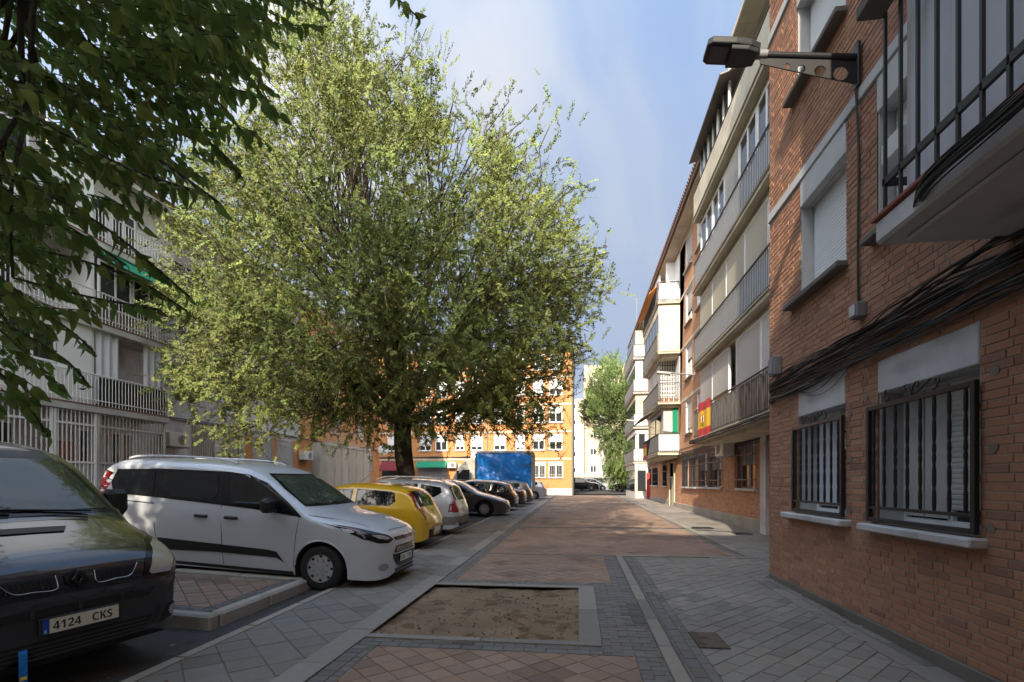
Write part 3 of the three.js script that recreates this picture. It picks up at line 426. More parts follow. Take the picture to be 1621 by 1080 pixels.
    part('awning_box', cbox(2.02, 2.2, 4.98, 5.08, 3.75, 4.1, 0.01), M.concreteDark, b);
    cables(b, (r) => { const p = [], o = r(), s = r() * 6; for (let k = 0; k <= 10; k++) { const d = k === 0 ? 4.13 : lerp(4.16, -2, k / 10); p.push(V(k === 0 ? 2.5 : 2.12 - 0.05 * r() + (k === 1 ? 0.03 : 0), y0 + 0.03 + o * 0.13 + 0.012 * Math.sin(d * 2 + s), d)); } return p; }, 16, 15, [0.005, 0.011]);
  }
}
// wall lamp on the near block
{
  const t = thing('street_lamp', 'dark grey wall lamp on perforated arm fixed to the near brick block', 'lamp', [3.0, 5.7, 6.02]); const d = 6.02, yA = 6.13;
  part('wall_plate', cbox(2.965, 3.0, 5.86, 6.34, d - 0.05, d + 0.05, 0.008), M.iron, t);
  part('arm_tube', rod(V(2.97, yA + 0.06, d), V(1.98, yA + 0.19, d), 0.035, 12), M.iron, t);
  const s = new THREE.Shape([[0, -0.23], [0, 0.04], [-0.98, 0.16], [-0.98, 0.09]].map((q) => new THREE.Vector2(...q))); for (const [x, y, r] of [[-0.15, -0.1, 0.075], [-0.36, -0.055, 0.06], [-0.55, -0.01, 0.042], [-0.7, 0.035, 0.03]]) s.holes.push(new THREE.Path().absarc(x, y, r, 0, Math.PI * 2, false));
  part('bracket_web', new THREE.ExtrudeGeometry(s, { depth: 0.012, bevelEnabled: false, curveSegments: 16 }).translate(2.965, yA, -d - 0.006), M.iron, t);
  part('collar', rod(V(2.06, yA + 0.185, d), V(1.92, yA + 0.2, d), 0.045, 12), M.boxGrey, t);
  const outline = (k) => new THREE.Shape([[0, -0.08], [0.1, -0.125], [0.26, -0.145], [0.5, -0.145], [0.54, -0.11], [0.54, 0.11], [0.5, 0.145], [0.26, 0.145], [0.1, 0.125], [0, 0.08]].map(([x, y]) => new THREE.Vector2(-x * k, y * k)));
  const head = new THREE.Group(); const tilt = 0.14;
  const hx = (g) => g.rotateX(-Math.PI / 2).rotateZ(-tilt).translate(1.95, yA + 0.2, -d);
  part('lamp_head', hx(new THREE.ExtrudeGeometry(outline(1), { depth: 0.05, bevelEnabled: true, bevelSize: 0.012, bevelThickness: 0.012, bevelSegments: 2 })), std([0.035, 0.036, 0.04], 0.5, { metalness: 0.2 }), t);
  part('housing', hx(new THREE.ExtrudeGeometry(new THREE.Shape([[0.02, -0.085], [0.12, -0.12], [0.28, -0.125], [0.28, 0.125], [0.12, 0.12], [0.02, 0.085]].map(([x, y]) => new THREE.Vector2(-x, y))), { depth: 0.03, bevelEnabled: true, bevelSize: 0.015, bevelThickness: 0.015, bevelSegments: 2 }).translate(0, 0, -0.045)), std([0.035, 0.036, 0.04], 0.5, { metalness: 0.2 }), t);
  part('lens', hx(new THREE.BoxGeometry(0.19, 0.22, 0.012).translate(-0.41, 0, -0.016)), phys([0.09, 0.075, 0.075], 0.2), t);
}

// ---------- long brick block with balcony stacks on the right ----------
{
  const X = 5.2, XF = 4.1, t = thing('balcony_apartment_block', 'long orange brick block with stacked white balconies behind the near block', 'building', [5.2, 0, 26]);
  const FL = [3.15, 5.78, 8.4, 11.0], EAVE = 13.65, D0 = 9.2, D1 = 48;
  const gw = [[16.1, 17.85, 1.42, 2.95], [19.75, 21.5, 1.42, 2.85], [21.9, 23.6, 1.42, 2.85], [23.95, 25.3, 1.4, 2.85], [25.6, 26.95, 1.4, 2.85], [31.6, 33.0, 1.4, 2.75], [35.1, 37.6, 1.4, 2.7], [38.2, 41.4, 1.4, 2.7]];
  const uw = []; for (const f of FL) for (const [a, b] of [[20.3, 21.5], [22.4, 23.8], [24.75, 26.2], [35.6, 36.8], [37.6, 38.8]]) uw.push([a, b, f + 0.82, f + 2.42]);
  const door = [29.25, 30.6, 0.2, 2.7];
  part('wall', [wallX(X + 0.012, D0, D1, -0.3, EAVE, [...gw, ...uw, door], 0.25), box(X + 0.3, 15, -0.3, EAVE, D0, D1)], M.brickFar, t);
  brickwork(t, X, 13.2, 29.2, 0.5, 3.1, [...gw], [0.56, 0.285, 0.16], { seed: 77 });
  part('upper_brick_face', [wallX(X - 0.012, 19.3, 27.7, 3.3, EAVE - 0.05, uw, 0.022), wallX(X - 0.012, 30.7, D1, 0.4, 3.1, gw, 0.022), wallX(X - 0.012, 34, D1, 3.3, EAVE - 0.05, uw, 0.022)], M.brickFar, t);
  part('plinth', [cbox(X - 0.05, X + 0.05, -0.1, 0.52, 15.55, 29.2, 0.01), cbox(X - 0.05, X + 0.05, -0.1, 0.62, 30.65, 43.5, 0.01)], M.concrete, t);
  part('pale_pilaster', cbox(X - 0.09, X + 0.1, -0.1, 3.1, 15.05, 15.5, 0.01), M.whiteStone, t);
  for (const f of FL) part('string_course', cbox(X - 0.03, X + 0.05, f + 2.46, f + 2.6, 19.3, 27.6, 0.008), M.cream, t);
  for (const [a, b, y0, y1] of uw) { windowUnit(t, 'x', X + 0.12, -1, a, b, y0, y1, { down: 0.35 + 0.6 * hash(a * 10, y0 * 10, 2), sill: 0.24, w: 0.06 }); part('reveal', [box(X, X + 0.12, y0, y1, a - 0.001, a + 0.03), box(X, X + 0.12, y0, y1, b - 0.03, b + 0.001), box(X, X + 0.12, y1 - 0.03, y1, a + 0.03, b - 0.03)], M.whitePaint, t); }
  gw.forEach(([a, b, y0, y1], i) => {
    const f = windowUnit(t, 'x', X + 0.13, -1, a, b, y0, y1 - (i < 5 ? 0.25 : 0.02), { panes: 2, sill: 0.22, sillMat: M.whiteStone, frame: M.whitePaint, down: i === 3 || i === 4 ? 0.2 : 0.45 });
    if (i < 5) part('lintel_panel', cbox(X - 0.004, X + 0.1, y1 - 0.25, y1, a + 0.003, b - 0.003, 0.006), M.whiteStone, t);
    const gx = i < 3 ? X - 0.1 : X - 0.03, gr = part('window_grille', [box(gx - 0.012, gx + 0.012, y0 + 0.25, y0 + 0.28, a, b), box(gx - 0.012, gx + 0.012, y1 - 0.5, y1 - 0.47, a, b), ...[a, b - 0.02].flatMap((q) => [box(gx, X + 0.02, y0 + 0.25, y0 + 0.27, q, q + 0.02), box(gx, X + 0.02, y1 - 0.5, y1 - 0.48, q, q + 0.02)])], i < 3 ? M.ironBrown : M.iron, t);
    const bar = new THREE.CylinderGeometry(0.012, 0.012, y1 - y0 - 0.12, 5), n = Math.round((b - a) / 0.13); for (let k = 0; k <= n; k++) place('bar', bar, i < 3 ? M.ironBrown : M.iron, gr, V(gx, (y0 + y1) / 2 - 0.06, lerp(a + 0.02, b - 0.02, k / n)));
  });
  { const d = part('door', box(X + 0.06, X + 0.12, 0.25, 1.85, door[0] + 0.02, door[1] - 0.02), M.cream, t); part('transom', box(X + 0.08, X + 0.1, 1.9, 2.66, door[0] + 0.05, door[1] - 0.05), M.glassHouse, d); part('door_frame', [box(X - 0.05, X + 0.12, 0.2, 2.72, door[0] - 0.16, door[0]), box(X - 0.05, X + 0.12, 0.2, 2.72, door[1], door[1] + 0.12), box(X - 0.02, X + 0.12, 1.85, 1.92, door[0], door[1])], M.cream, d); }
  cables(t, (r) => { const p = [], o = r(), s = r() * 6; for (let k = 0; k <= 14; k++) { const d = lerp(14.5, 43, k / 14); p.push(V(X - 0.05 - 0.05 * r(), 2.78 + o * 0.34 + 0.035 * Math.sin(d * 0.9 + s), d)); } return p; }, 16, 23, [0.008, 0.02]);
  // balcony stack: slabs and enclosures
  const post = (d, y0, y1, x = XF + 0.2) => cbox(x - 0.04, x + 0.04, y0, y1, d - 0.04, d + 0.04, 0.005);
  function deck(d0, d1, f, o = {}) { const b = part('balcony', [cbox(XF - 0.02, X + 0.01, f - 0.13, f - 0.025, d0, d1, 0.012), cbox(XF - 0.06, X, f - 0.025, f, d0 - 0.03, d1 + 0.03, 0.005), cbox(XF + 0.2, X, f - 0.25, f - 0.13, d0 + 0.2, d1 - 0.2, 0.01)], o.mat ?? M.cream, t); return b; }
  function rails(b, d0, d1, f, mat, o = {}) { const h = 0.98; railing(b, V(XF, f, d0 + 0.03), V(XF, f, d1 - 0.03), h, { mat, sp: o.sp ?? 0.12, merge: o.merge }); railing(b, V(XF, f, d0 + 0.03), V(X - 0.04, f, d0 + 0.03), h, { mat, merge: o.merge }); if (o.panel) part('rail_panel', box(XF + 0.03, XF + 0.045, f + 0.06, f + 0.93, d0 + 0.06, d1 - 0.06), o.panel, b); if (o.endPanel) part('rail_panel', box(XF + 0.05, X - 0.04, f + 0.06, f + 0.93, d0 + 0.06, d0 + 0.075), o.endPanel, b); }
  const steel = std([0.4, 0.42, 0.43], 0.35, { metalness: 0.6 }), railGrey = std([0.09, 0.09, 0.095], 0.5, { metalness: 0.3 }), paleMetal = std([0.62, 0.63, 0.63], 0.4), reed = std([0.62, 0.5, 0.4], 0.85, { map: T.bark });
  cables(t, (r) => { const p = [], o = r(), s = r() * 6; for (let k = 0; k <= 9; k++) { const d = k === 9 ? 19.36 : lerp(10.7, 19.3, k / 9); p.push(V(XF - 0.09 - 0.03 * r(), FL[0] - 0.16 + o * 0.1 + 0.015 * Math.sin(d * 1.7 + s), d)); } p.push(V(XF + 0.3, FL[0] - 0.12, 19.4), V(X - 0.05, FL[0] - 0.2, 19.45)); return p; }, 9, 52, [0.012, 0.026]);
  // stack nearest the near block
  { const a = 10.6, e = 19.25, xe = XF + 0.22;
    FL.forEach((f, i) => {
      const b = deck(a, e, f); const top = i < 3 ? FL[i + 1] - 0.27 : EAVE - 0.1;
      if (i === 3) { part('parapet', [cbox(XF - 0.01, XF + 0.09, f, f + 0.86, a, e, 0.01), cbox(XF, X, f, f + 0.86, a, a + 0.1, 0.01)], M.cream, b); railing(b, V(XF + 0.04, f + 0.86, a), V(XF + 0.04, f + 0.86, e), 0.14, { mat: M.iron, sp: 0.3, low: 0.02 }); }
      else rails(b, a, e, f, railGrey, { panel: i === 0 ? reed : paleMetal, endPanel: i === 0 ? steel : null });
      const bays = i === 0 ? [[a + 0.2, 12.9, 'blind'], [12.95, 14.9, 'blind'], [15.6, 17.4, 'half'], [17.45, e - 0.2, 'half']] : i === 1 ? [[a + 0.2, 12.4, 'blind'], [12.45, 14.1, 'blind'], [14.15, 15.8, 'blind'], [15.85, 17.4, 'part'], [17.45, e - 0.2, 'blind']] : i === 2 ? [[a + 0.2, 11.9, 'glass'], [11.95, 13.2, 'glass'], [13.25, 14.6, 'glass'], [14.65, 16, 'blind2'], [16.05, 17.4, 'glass'], [17.45, e - 0.2, 'glass']] : [[15.6, 16.8, 'glass'], [16.85, 18.0, 'glass'], [18.05, e - 0.15, 'glass']];
      for (const [p, q, k] of bays) {
        const enc = part('glazed_bay', [...frame4('x', xe, 0.07, p, q, f + 0.02, top, 0.06, k === 'glass' ? [(p + q) / 2] : []), box(xe - 0.02, xe + 0.02, f + 0.08, f + 0.55, p + 0.06, q - 0.06)], M.whitePaint, b);
        if (k === 'glass') part('pane', box(xe - 0.006, xe + 0.006, f + 0.55, top - 0.06, p + 0.05, q - 0.05), M.glassHouse, enc);
        else { const yb = k === 'half' ? f + 1.15 : k === 'part' ? f + 1.0 : f + 0.5; part('blind', slats('x', xe - 0.03, -1, p + 0.05, q - 0.05, yb, top - 0.04, 0.055, 0.012), i === 1 ? M.beigeBlind : i === 0 ? M.greyBlind : M.whitePaintOld, enc); part('pane', box(xe - 0.006, xe + 0.006, f + 0.55, yb, p + 0.05, q - 0.05), M.glassHouse, enc); }
      }
      if (i < 3) { const enc = part('glazed_end', [...frame4('d', a + 0.24, 0.07, xe + 0.05, X, f + 0.02, top, 0.06), box(xe - 0.05, xe + 0.06, f + 0.02, top, a + 0.2, a + 0.28)], M.whitePaint, b); part('blind', slats('d', a + 0.2, -1, xe + 0.1, X - 0.06, f + 0.3, top - 0.06, 0.055, 0.012), i === 2 ? M.glassHouse : M.beigeBlind, enc); }
      part('inner_wall', box(X - 0.02, X + 0.005, f, top, a + 0.1, e), M.whitePaintOld, b);
      const far = part('end_wall', box(xe + 0.05, X, f, top, e - 0.16, e - 0.1), M.whitePaint, b);
    });
    part('metal_canopy', [[15.2, 19.35]].map(([p, q]) => { const g = box(0, 1.25, -0.02, 0.02, p, q); g.rotateZ(0.3); return g.translate(3.95, 13.1, 0); }), std([0.2, 0.18, 0.16], 0.5, { metalness: 0.5 }), t);
  }
  // middle stack
  { const a = 27.6, e = 34;
    FL.forEach((f, i) => {
      const b = deck(a, e, f), top = i < 3 ? FL[i + 1] - 0.27 : EAVE - 0.15, o = { merge: true };
      if (i === 0) { rails(b, a, e, f, railGrey, { merge: true, panel: paleMetal, endPanel: M.whitePaint }); part('enclosure', [box(XF + 0.4, X, f, top, a + 0.5, a + 0.56), box(XF + 0.34, XF + 0.4, f, top, a + 0.5, e - 0.2)], M.whitePaintOld, b); part('green_curtain', wavy('d', a + 0.42, X - 0.32, X - 0.04, f + 0.95, top - 0.02, 0.03, 0.1, 3), M.green, b); part('window', [box(XF + 0.325, XF + 0.345, f + 1.0, f + 2.1, a + 1.4, a + 3), box(XF + 0.325, XF + 0.345, f + 1.0, f + 2.1, a + 3.4, a + 5.4)], M.glassHouse, b); const aw = box(0, 0.9, -0.012, 0.012, a + 1, e - 1); aw.rotateZ(0.55); part('awning', aw.translate(XF - 0.75, top - 0.45, 0), M.concreteDark, b); }
      if (i === 1) { rails(b, a, e, f, railGrey, { merge: true, panel: std([0.34, 0.33, 0.31], 0.6) }); const gr = []; for (let k = 0; k <= 8; k++) { gr.push(box(XF + 0.25, X, f + 0.2 + k * 0.24, f + 0.235 + k * 0.24, a + 1.2, a + 1.23)); } for (let k = 0; k <= 6; k++) gr.push(box(XF + 0.25 + k * 0.13, XF + 0.285 + k * 0.13, f, top, a + 1.195, a + 1.19)); part('lattice_screen', gr, M.ironBrown, b); part('inner_wall', [box(XF + 0.3, X, f, top, a + 1.32, a + 1.4), box(X - 0.03, X + 0.004, f, top, a, e)], M.whitePaint, b); part('enclosure', box(XF + 0.34, XF + 0.4, f, top, a + 1.4, e - 0.2), M.whitePaintOld, b); part('flower_pots', Array.from({ length: 4 }, (_, k) => new THREE.CylinderGeometry(0.1, 0.07, 0.18, 8).translate(XF + 0.2 + k * 0.24, f + 0.1, -a - 0.2)), std([0.4, 0.14, 0.07], 0.8), b); }
      if (i === 2) { part('enclosure', [box(XF + 0.02, X, f, top + 0.04, a + 0.03, a + 0.1), box(XF + 0.02, XF + 0.08, f, f + 1.0, a + 0.1, e - 0.1), box(XF + 0.02, XF + 0.08, f + 2.0, top + 0.04, a + 0.1, e - 0.1)], M.cream, b); const s = []; for (let k = 0; k < 4; k++) s.push(box(XF + 0.1 + k * 0.28, XF + 0.36 + k * 0.28, f + 0.08, top - 0.04, a + 0.022, a + 0.028)); s.forEach((g) => part('panel', g, M.whitePaintOld, b)); for (let k = 0; k < 5; k++) part('pane', box(XF + 0.04, XF + 0.06, f + 1.0, f + 2.0, a + 0.3 + k * 1.2, a + 1.35 + k * 1.2), M.glassHouse, b); railing(b, V(XF - 0.02, f, a + 0.4), V(XF - 0.02, f, e), 0.95, { mat: railGrey, merge: true }); }
      if (i === 3) { rails(b, a, e, f, railGrey, { merge: true, endPanel: M.whitePaint }); part('enclosure', [box(XF + 0.6, X, f, top, a + 1.3, a + 1.36), box(XF + 0.5, XF + 0.58, f, top, a + 3, e - 0.1), box(X - 0.03, X + 0.004, f, top, a, e)], M.whitePaint, b); const aw = box(0, 0.95, -0.012, 0.012, a + 0.3, e - 0.6); aw.rotateZ(0.75); part('awning', aw.translate(XF - 0.45, f + 0.5, 0), M.orange, b); }
    });
  }
  // farthest stack with a shopfront below it
  { const a = 39.8, e = 47.2;
    part('shopfront', [box(XF + 0.1, X, 0.2, 3.0, a + 0.05, a + 0.15), box(XF + 0.1, XF + 0.2, 0.2, 0.9, a + 0.15, e), box(XF + 0.1, XF + 0.2, 2.6, 3.0, a + 0.15, e)], M.whitePaintOld, t); part('shop_window', [box(XF + 0.3, X - 0.2, 0.95, 2.5, a + 0.03, a + 0.045), box(XF + 0.14, XF + 0.16, 0.9, 2.6, a + 0.2, e - 0.1)], M.glassHouse, t); part('red_post', cbox(X - 0.25, X - 0.05, 0.2, 2.3, a - 1.0, a - 0.8, 0.01), M.red, t);
    FL.forEach((f, i) => { const b = deck(a, e, f, { mat: M.whitePaintOld }), top = i < 3 ? FL[i + 1] - 0.27 : EAVE - 0.6; rails(b, a, e, f, railGrey, { merge: true, endPanel: M.whitePaint, panel: i === 1 ? M.green : paleMetal }); part('enclosure', [box(XF + 0.16, X, f, top, a + 0.16, a + 0.22), box(XF + 0.16, XF + 0.22, f, f + 0.95, a + 0.22, e), box(XF + 0.16, XF + 0.22, f + 2.1, top, a + 0.22, e)], i % 2 ? M.cream : M.whitePaint, b); part('pane', [box(XF + 0.18, XF + 0.2, f + 0.95, f + 2.1, a + 0.4, e - 0.2), ...(i === 0 ? [box(XF + 0.4, X - 0.25, f + 1.0, f + 2.1, a + 0.14, a + 0.15)] : [])], M.glassHouse, b); });
  }
  // eaves and tiled roof
  part('eave_soffit', [cbox(4.62, X + 0.1, EAVE, EAVE + 0.14, D0, D1 + 0.3, 0.02), cbox(XF - 0.02, 4.61, EAVE - 0.12, EAVE + 0.02, 10.4, 15.1, 0.02)], M.cream, t);
  part('roof', (() => { const g = box(0, 7.2, 0, 0.16, D0 - 0.2, D1 + 0.4); g.rotateZ(0.36); return g.translate(4.52, EAVE + 0.05, 0); })(), M.roofTile, t);
  const rt = new THREE.CylinderGeometry(0.085, 0.095, 0.5, 8, 1, false).rotateZ(Math.PI / 2 + 0.36); const all = []; for (let d = D0; d < D1 + 0.3; d += 0.24) all.push(rt.clone().translate(4.66, EAVE + 0.27, -d)); part('eave_tiles', all, M.roofTile, t, 'stuff');
  part('gutter', rod(V(4.52, EAVE + 0.1, D0), V(4.52, EAVE + 0.1, D1), 0.05, 8), M.boxGrey, t);
  part('antenna', [rod(V(4.9, EAVE + 0.4, 45), V(4.9, EAVE + 3.6, 45), 0.025, 5), rod(V(4.5, EAVE + 3.5, 45), V(5.3, EAVE + 3.5, 45), 0.015, 5), rod(V(4.6, EAVE + 3.2, 45), V(5.2, EAVE + 3.2, 45), 0.015, 5)], M.boxGrey, t);
}
acUnit('pale air conditioner under the balcony of the long brick block', 4.75, 5.12, 2.5, 17.95, 18.95, 'x-');
// flags hung from the balcony rails
function flag(label, X, d0, d1, y0, y1) {
  const t = thing('flag', label, 'flag', [X, y0, (d0 + d1) / 2]); const W = 28, cloth = (a, b) => { const rows = []; for (let j = 0; j <= 6; j++) { const row = []; for (let i = 0; i <= W; i++) { const d = lerp(d0, d1, i / W), y = lerp(y0, y1, lerp(a, b, j / 6)); row.push(V(X + 0.02 * Math.sin(d * 7 + y) + 0.012 * Math.sin(d * 15), y + 0.01 * Math.sin(d * 5), d)); } rows.push(row); } return strip(rows); };
  for (const [n, a, b, m] of [['red_stripe', 0, 0.25, M.red], ['yellow_stripe', 0.25, 0.75, M.yellow], ['red_stripe', 0.75, 1, M.red]]) part(n, cloth(a, b), m, t);
  const cd = lerp(d0, d1, 0.52), cy = (y0 + y1) / 2, s = (y1 - y0) * 0.1, e = X - 0.04; // crest: shield, crown and side columns
  part('crest', [rod(V(e, cy, cd), V(e + 0.004, cy, cd), s * 0.8, 12), box(e - 0.004, e + 0.004, cy + s * 0.85, cy + s * 1.35, cd - s * 0.5, cd + s * 0.5)], M.red, t);
  part('crest_column', [box(e - 0.003, e + 0.003, cy - s, cy + s, cd - s * 1.35, cd - s * 1.1), box(e - 0.003, e + 0.003, cy - s, cy + s, cd + s * 1.1, cd + s * 1.35)], M.whitePaint, t);
}
flag('large red and yellow flag hung from a brown barred balcony rail', 4.05, 16.75, 18.35, 3.1, 4.25);
flag('small red and yellow flag on the pale middle balcony stack', 4.04, 31.9, 33.3, 3.0, 3.95);
function wallLamp(label, X, Xt, y, d) {
  const t = thing('street_lamp', label, 'lamp', [X, y, d]); part('arm', rod(V(X, y, d), V(Xt + 0.5, y + 0.12, d), 0.035, 8), M.boxGrey, t); part('bracket', box(X - 0.03, X, y - 0.25, y + 0.2, d - 0.06, d + 0.06), M.boxGrey, t);
  const g = cbox(Xt, Xt + 0.62, -0.05, 0.05, -0.15, 0.15, 0.02); part('lamp_head', g.rotateZ(-0.12).translate(0, y + 0.15 + Xt * 0.12, -d), std([0.4, 0.4, 0.38], 0.5), t);
}
wallLamp('slim pale street lamp on the brick wall between balcony stacks', 5.18, 3.55, 6.45, 24.2);
wallLamp('slim pale street lamp beyond the middle balcony stack', 5.18, 3.5, 6.0, 38.6);

// ---------- grey block along the left of the car park ----------
{
  const X = -16.5, XF = -15.35, t = thing('grey_apartment_block', 'pale grey block with white barred balconies behind the parked vans', 'building', [-16.5, 0.5, 15]);
  const FL = [4.05, 6.75, 9.4], ROOF = 12.25, holes = [[20.3, 21.7, 2.5, 4.05], [22.2, 23.5, 2.5, 4.05], [24.6, 26.2, 1.2, 3.95], [26.6, 28.2, 1.2, 3.95], [38.2, 40, 2.4, 4.0]];
  for (const f of FL) for (const [a, b] of [[19.4, 20.8], [22.4, 23.9], [25.6, 27], [29, 30.4], [33, 34.4], [37, 38.4]]) holes.push([a, b, f + 0.9, f + 2.2]);
  part('wall', [wallX(X - 0.25, -22, 29, 0, ROOF, holes.filter((h) => h[1] < 29), 0.25), box(-27, X - 0.26, 0, ROOF, -22, 41.4)], M.plaster, t);
  part('brick_wall', [wallX(X - 0.25, 29.002, 41.4, 0, ROOF, holes.filter((h) => h[0] >= 29), 0.25), box(X - 0.2, X + 0.02, 0.4, 4.05, 23.9, 24.5), box(X - 0.2, X + 0.02, 0.4, 4.05, 26.22, 26.58), box(X - 0.2, X + 0.02, 0.4, 4.05, 28.25, 28.98)], M.brickSalmon, t);
  part('cornice', cbox(X - 0.2, X + 0.55, ROOF, ROOF + 0.2, -22.2, 41.6, 0.02), M.whiteStone, t); part('roof', (() => { const g = box(-6.2, 0, 0, 0.14, -22.2, 41.6); g.rotateZ(-0.25); return g.translate(X + 0.6, ROOF + 0.2, 0); })(), M.roofTile, t);
  holes.forEach(([a, b, y0, y1], i) => { const f = windowUnit(t, 'x', X - 0.1, 1, a, b, y0, y1, { down: i < 2 ? 1 : 0.25 + 0.6 * hash(i, 4, 4), blind: i < 2 ? M.beigeBlind : M.whitePaintOld }); if (i < 5) { const gr = part('window_grille', [box(X + 0.03, X + 0.05, y0 + 0.2, y0 + 0.23, a, b), box(X + 0.03, X + 0.05, y1 - 0.25, y1 - 0.22, a, b)], i < 2 ? M.boxGrey : M.whitePaintOld, t), bar = new THREE.CylinderGeometry(0.012, 0.012, y1 - y0, 5), n = Math.round((b - a) / 0.14); for (let k = 0; k <= n; k++) place('bar', bar, i < 2 ? M.boxGrey : M.whitePaintOld, gr, V(X + 0.04, (y0 + y1) / 2, lerp(a + 0.02, b - 0.02, k / n))); } });
  const A = 5.5, B = 17.75;
  FL.forEach((f, i) => {
    const b = part('balcony', [cbox(X, XF + 0.04, f - 0.22, f, A, B, 0.015)], M.whiteStone, t); part('tile_edge', box(X, XF + 0.06, f + 0.002, f + 0.025, A, B + 0.02), std([0.25, 0.1, 0.07], 0.8), b);
    const top = i < 2 ? FL[i + 1] - 0.23 : ROOF;
    railing(b, V(XF, f + 0.02, 11), V(XF, f + 0.02, B - 0.03), 0.98, { mat: M.whitePaint, sp: 0.125, low: 0.16, r: 0.013 }); railing(b, V(XF, f + 0.02, B - 0.03), V(X + 0.02, f + 0.02, B - 0.03), 0.98, { mat: M.whitePaint, sp: 0.14, low: 0.16, r: 0.012 });
    railing(b, V(XF, f + 0.02, A), V(XF, f + 0.02, 10.9), 0.98, { mat: M.whitePaint, sp: 0.2, low: 0.16, merge: true });
    part('back_wall', box(X - 0.01, X + 0.015, f, top, A, B), i === 0 ? M.plaster : M.plaster, b);
    const dividers = part('divider', [box(X, XF - 0.15, f, top, 14.72, 14.85), box(X, XF - 0.05, f, top, A, A + 0.1)], M.whitePaint, b);
    const wn = (d0, d1, y0, y1, xx, gl) => { const w = part('window', frame4('x', xx, 0.06, d0, d1, y0, y1, 0.06, [(d0 + d1) / 2]), M.whitePaint, b); part('pane', box(xx - 0.006, xx + 0.006, y0 + 0.05, y1 - 0.05, d0 + 0.05, d1 - 0.05), gl ?? M.glassHouse, w); };
    if (i === 0) { part('enclosure', [box(XF - 0.14, XF - 0.08, f, f + 1.08, A, 14.7), box(XF - 0.14, XF - 0.08, top - 0.25, top, A, 14.7), box(XF - 0.14, XF - 0.08, f + 1.08, top - 0.25, 13.6, 14.7)], M.whitePaint, b); wn(12.2, 13.55, f + 1.1, top - 0.25, XF - 0.11); wn(10.2, 12.1, f + 1.1, top - 0.25, XF - 0.11); part('curtain', wavy('x', XF - 0.12, 14.9, 15.75, f + 0.1, top, 0.05, 0.3, 3), M.curtain, b); part('curtain', wavy('x', XF - 0.12, 16.75, 17.65, f + 0.1, top, 0.05, 0.3, 6), M.curtain, b); part('hedge_mesh', wavy('x', XF - 0.03, 14.85, 17.68, f + 0.04, f + 0.96, 0.015, 0.09, 4, 10), std([0.02, 0.025, 0.018], 0.95), b); wn(15.6, 16.4, f + 0.1, f + 2.1, X + 0.04); }
    if (i === 1) { wn(14.95, 16.2, f + 0.6, top - 0.3, XF - 0.12); wn(16.25, 17.6, f + 0.6, top - 0.3, XF - 0.12); wn(11.2, 13.2, f + 0.1, f + 2.1, X + 0.04); const aw = box(0, 0.85, -0.01, 0.01, 14.9, 17.9); aw.rotateZ(-0.75); part('green_awning', aw.translate(XF - 0.1, top + 0.05, 0), M.green, b); }
    if (i === 2) { part('enclosure', [box(XF - 0.14, XF - 0.08, f, top, 13.3, 14.75), box(XF - 0.14, XF - 0.08, f, f + 1.0, A, 13.3)], M.whitePaint, b); wn(15.1, 16.2, f + 0.1, f + 2.0, X + 0.05); wn(16.4, 17.4, f + 0.1, f + 2.0, X + 0.05); wn(11, 12.8, f + 1, f + 2.2, XF - 0.11); }
  });
  // barred terraces of the ground floor
  { const y0 = 1.0, y1 = FL[0] - 0.24, xg = XF - 0.05; for (const [a, b, mt] of [[8.6, 11.6, M.whitePaint], [11.65, 13.4, M.whitePaint], [13.45, 14.8, M.whitePaint], [14.85, 17.6, M.whitePaintOld]]) { const g = part('terrace_grille', [box(xg - 0.03, xg + 0.03, y0, y1, a, a + 0.07), box(xg - 0.03, xg + 0.03, y0, y1, b - 0.05, b + 0.02), box(xg - 0.02, xg + 0.02, 2.2, 2.26, a, b), box(xg - 0.02, xg + 0.02, y1 - 0.42, y1 - 0.36, a, b)], mt, t), bar = box(-0.013, 0.013, 0, y1 - y0, -0.013, 0.013), n = Math.round((b - a) / 0.14); for (let k = 1; k < n; k++) place('bar', bar, mt, g, V(xg, y0, lerp(a, b, k / n))); part('lower_panel', wavy('x', xg - 0.05, a + 0.07, b - 0.05, y0, 2.2, 0.012, 0.14, 5), M.whitePaintOld, g); }
    part('terrace_back', box(X - 0.01, X + 0.02, 0.6, y1, 5.5, 17.7), M.plaster, t); for (const [a, b] of [[9, 10.6], [11.9, 13.2], [15.1, 16.1], [16.3, 17.3]]) { const w = part('window', frame4('x', X + 0.05, 0.06, a, b, 1.6, 3.4, 0.07, [(a + b) / 2]), M.whitePaint, t); part('pane', box(X + 0.044, X + 0.056, 1.65, 3.35, a + 0.05, b - 0.05), M.glassHouse, w); } part('stored_box', cbox(X + 0.1, X + 0.5, 1.0, 2.9, 14.2, 14.7, 0.03), std([0.42, 0.15, 0.06], 0.8), t); }
  // glazed lean-to and its rail
  { const e = part('lean_to', [...frame4('x', X + 1.0, 0.08, 30.5, 33.6, 1.0, 4.0, 0.08, [31.5, 32.5]), ...frame4('x', X + 1.0, 0.08, 33.65, 37.1, 1.0, 4.0, 0.08, [34.8, 36]), box(X, X + 1.05, 4.0, 4.1, 30.4, 37.2), box(X, X + 1.0, 0.8, 4.0, 30.4, 30.5)], M.whitePaintOld, t); part('blind', [slats('x', X + 0.97, 1, 30.6, 33.5, 1.1, 3.9, 0.09, 0.02), slats('x', X + 0.97, 1, 33.75, 37, 1.1, 3.9, 0.09, 0.02)], M.beigeBlind, e); railing(e, V(X + 1.0, 4.1, 30.5), V(X + 1.0, 4.1, 37.1), 0.9, { mat: M.cream, merge: true }); }
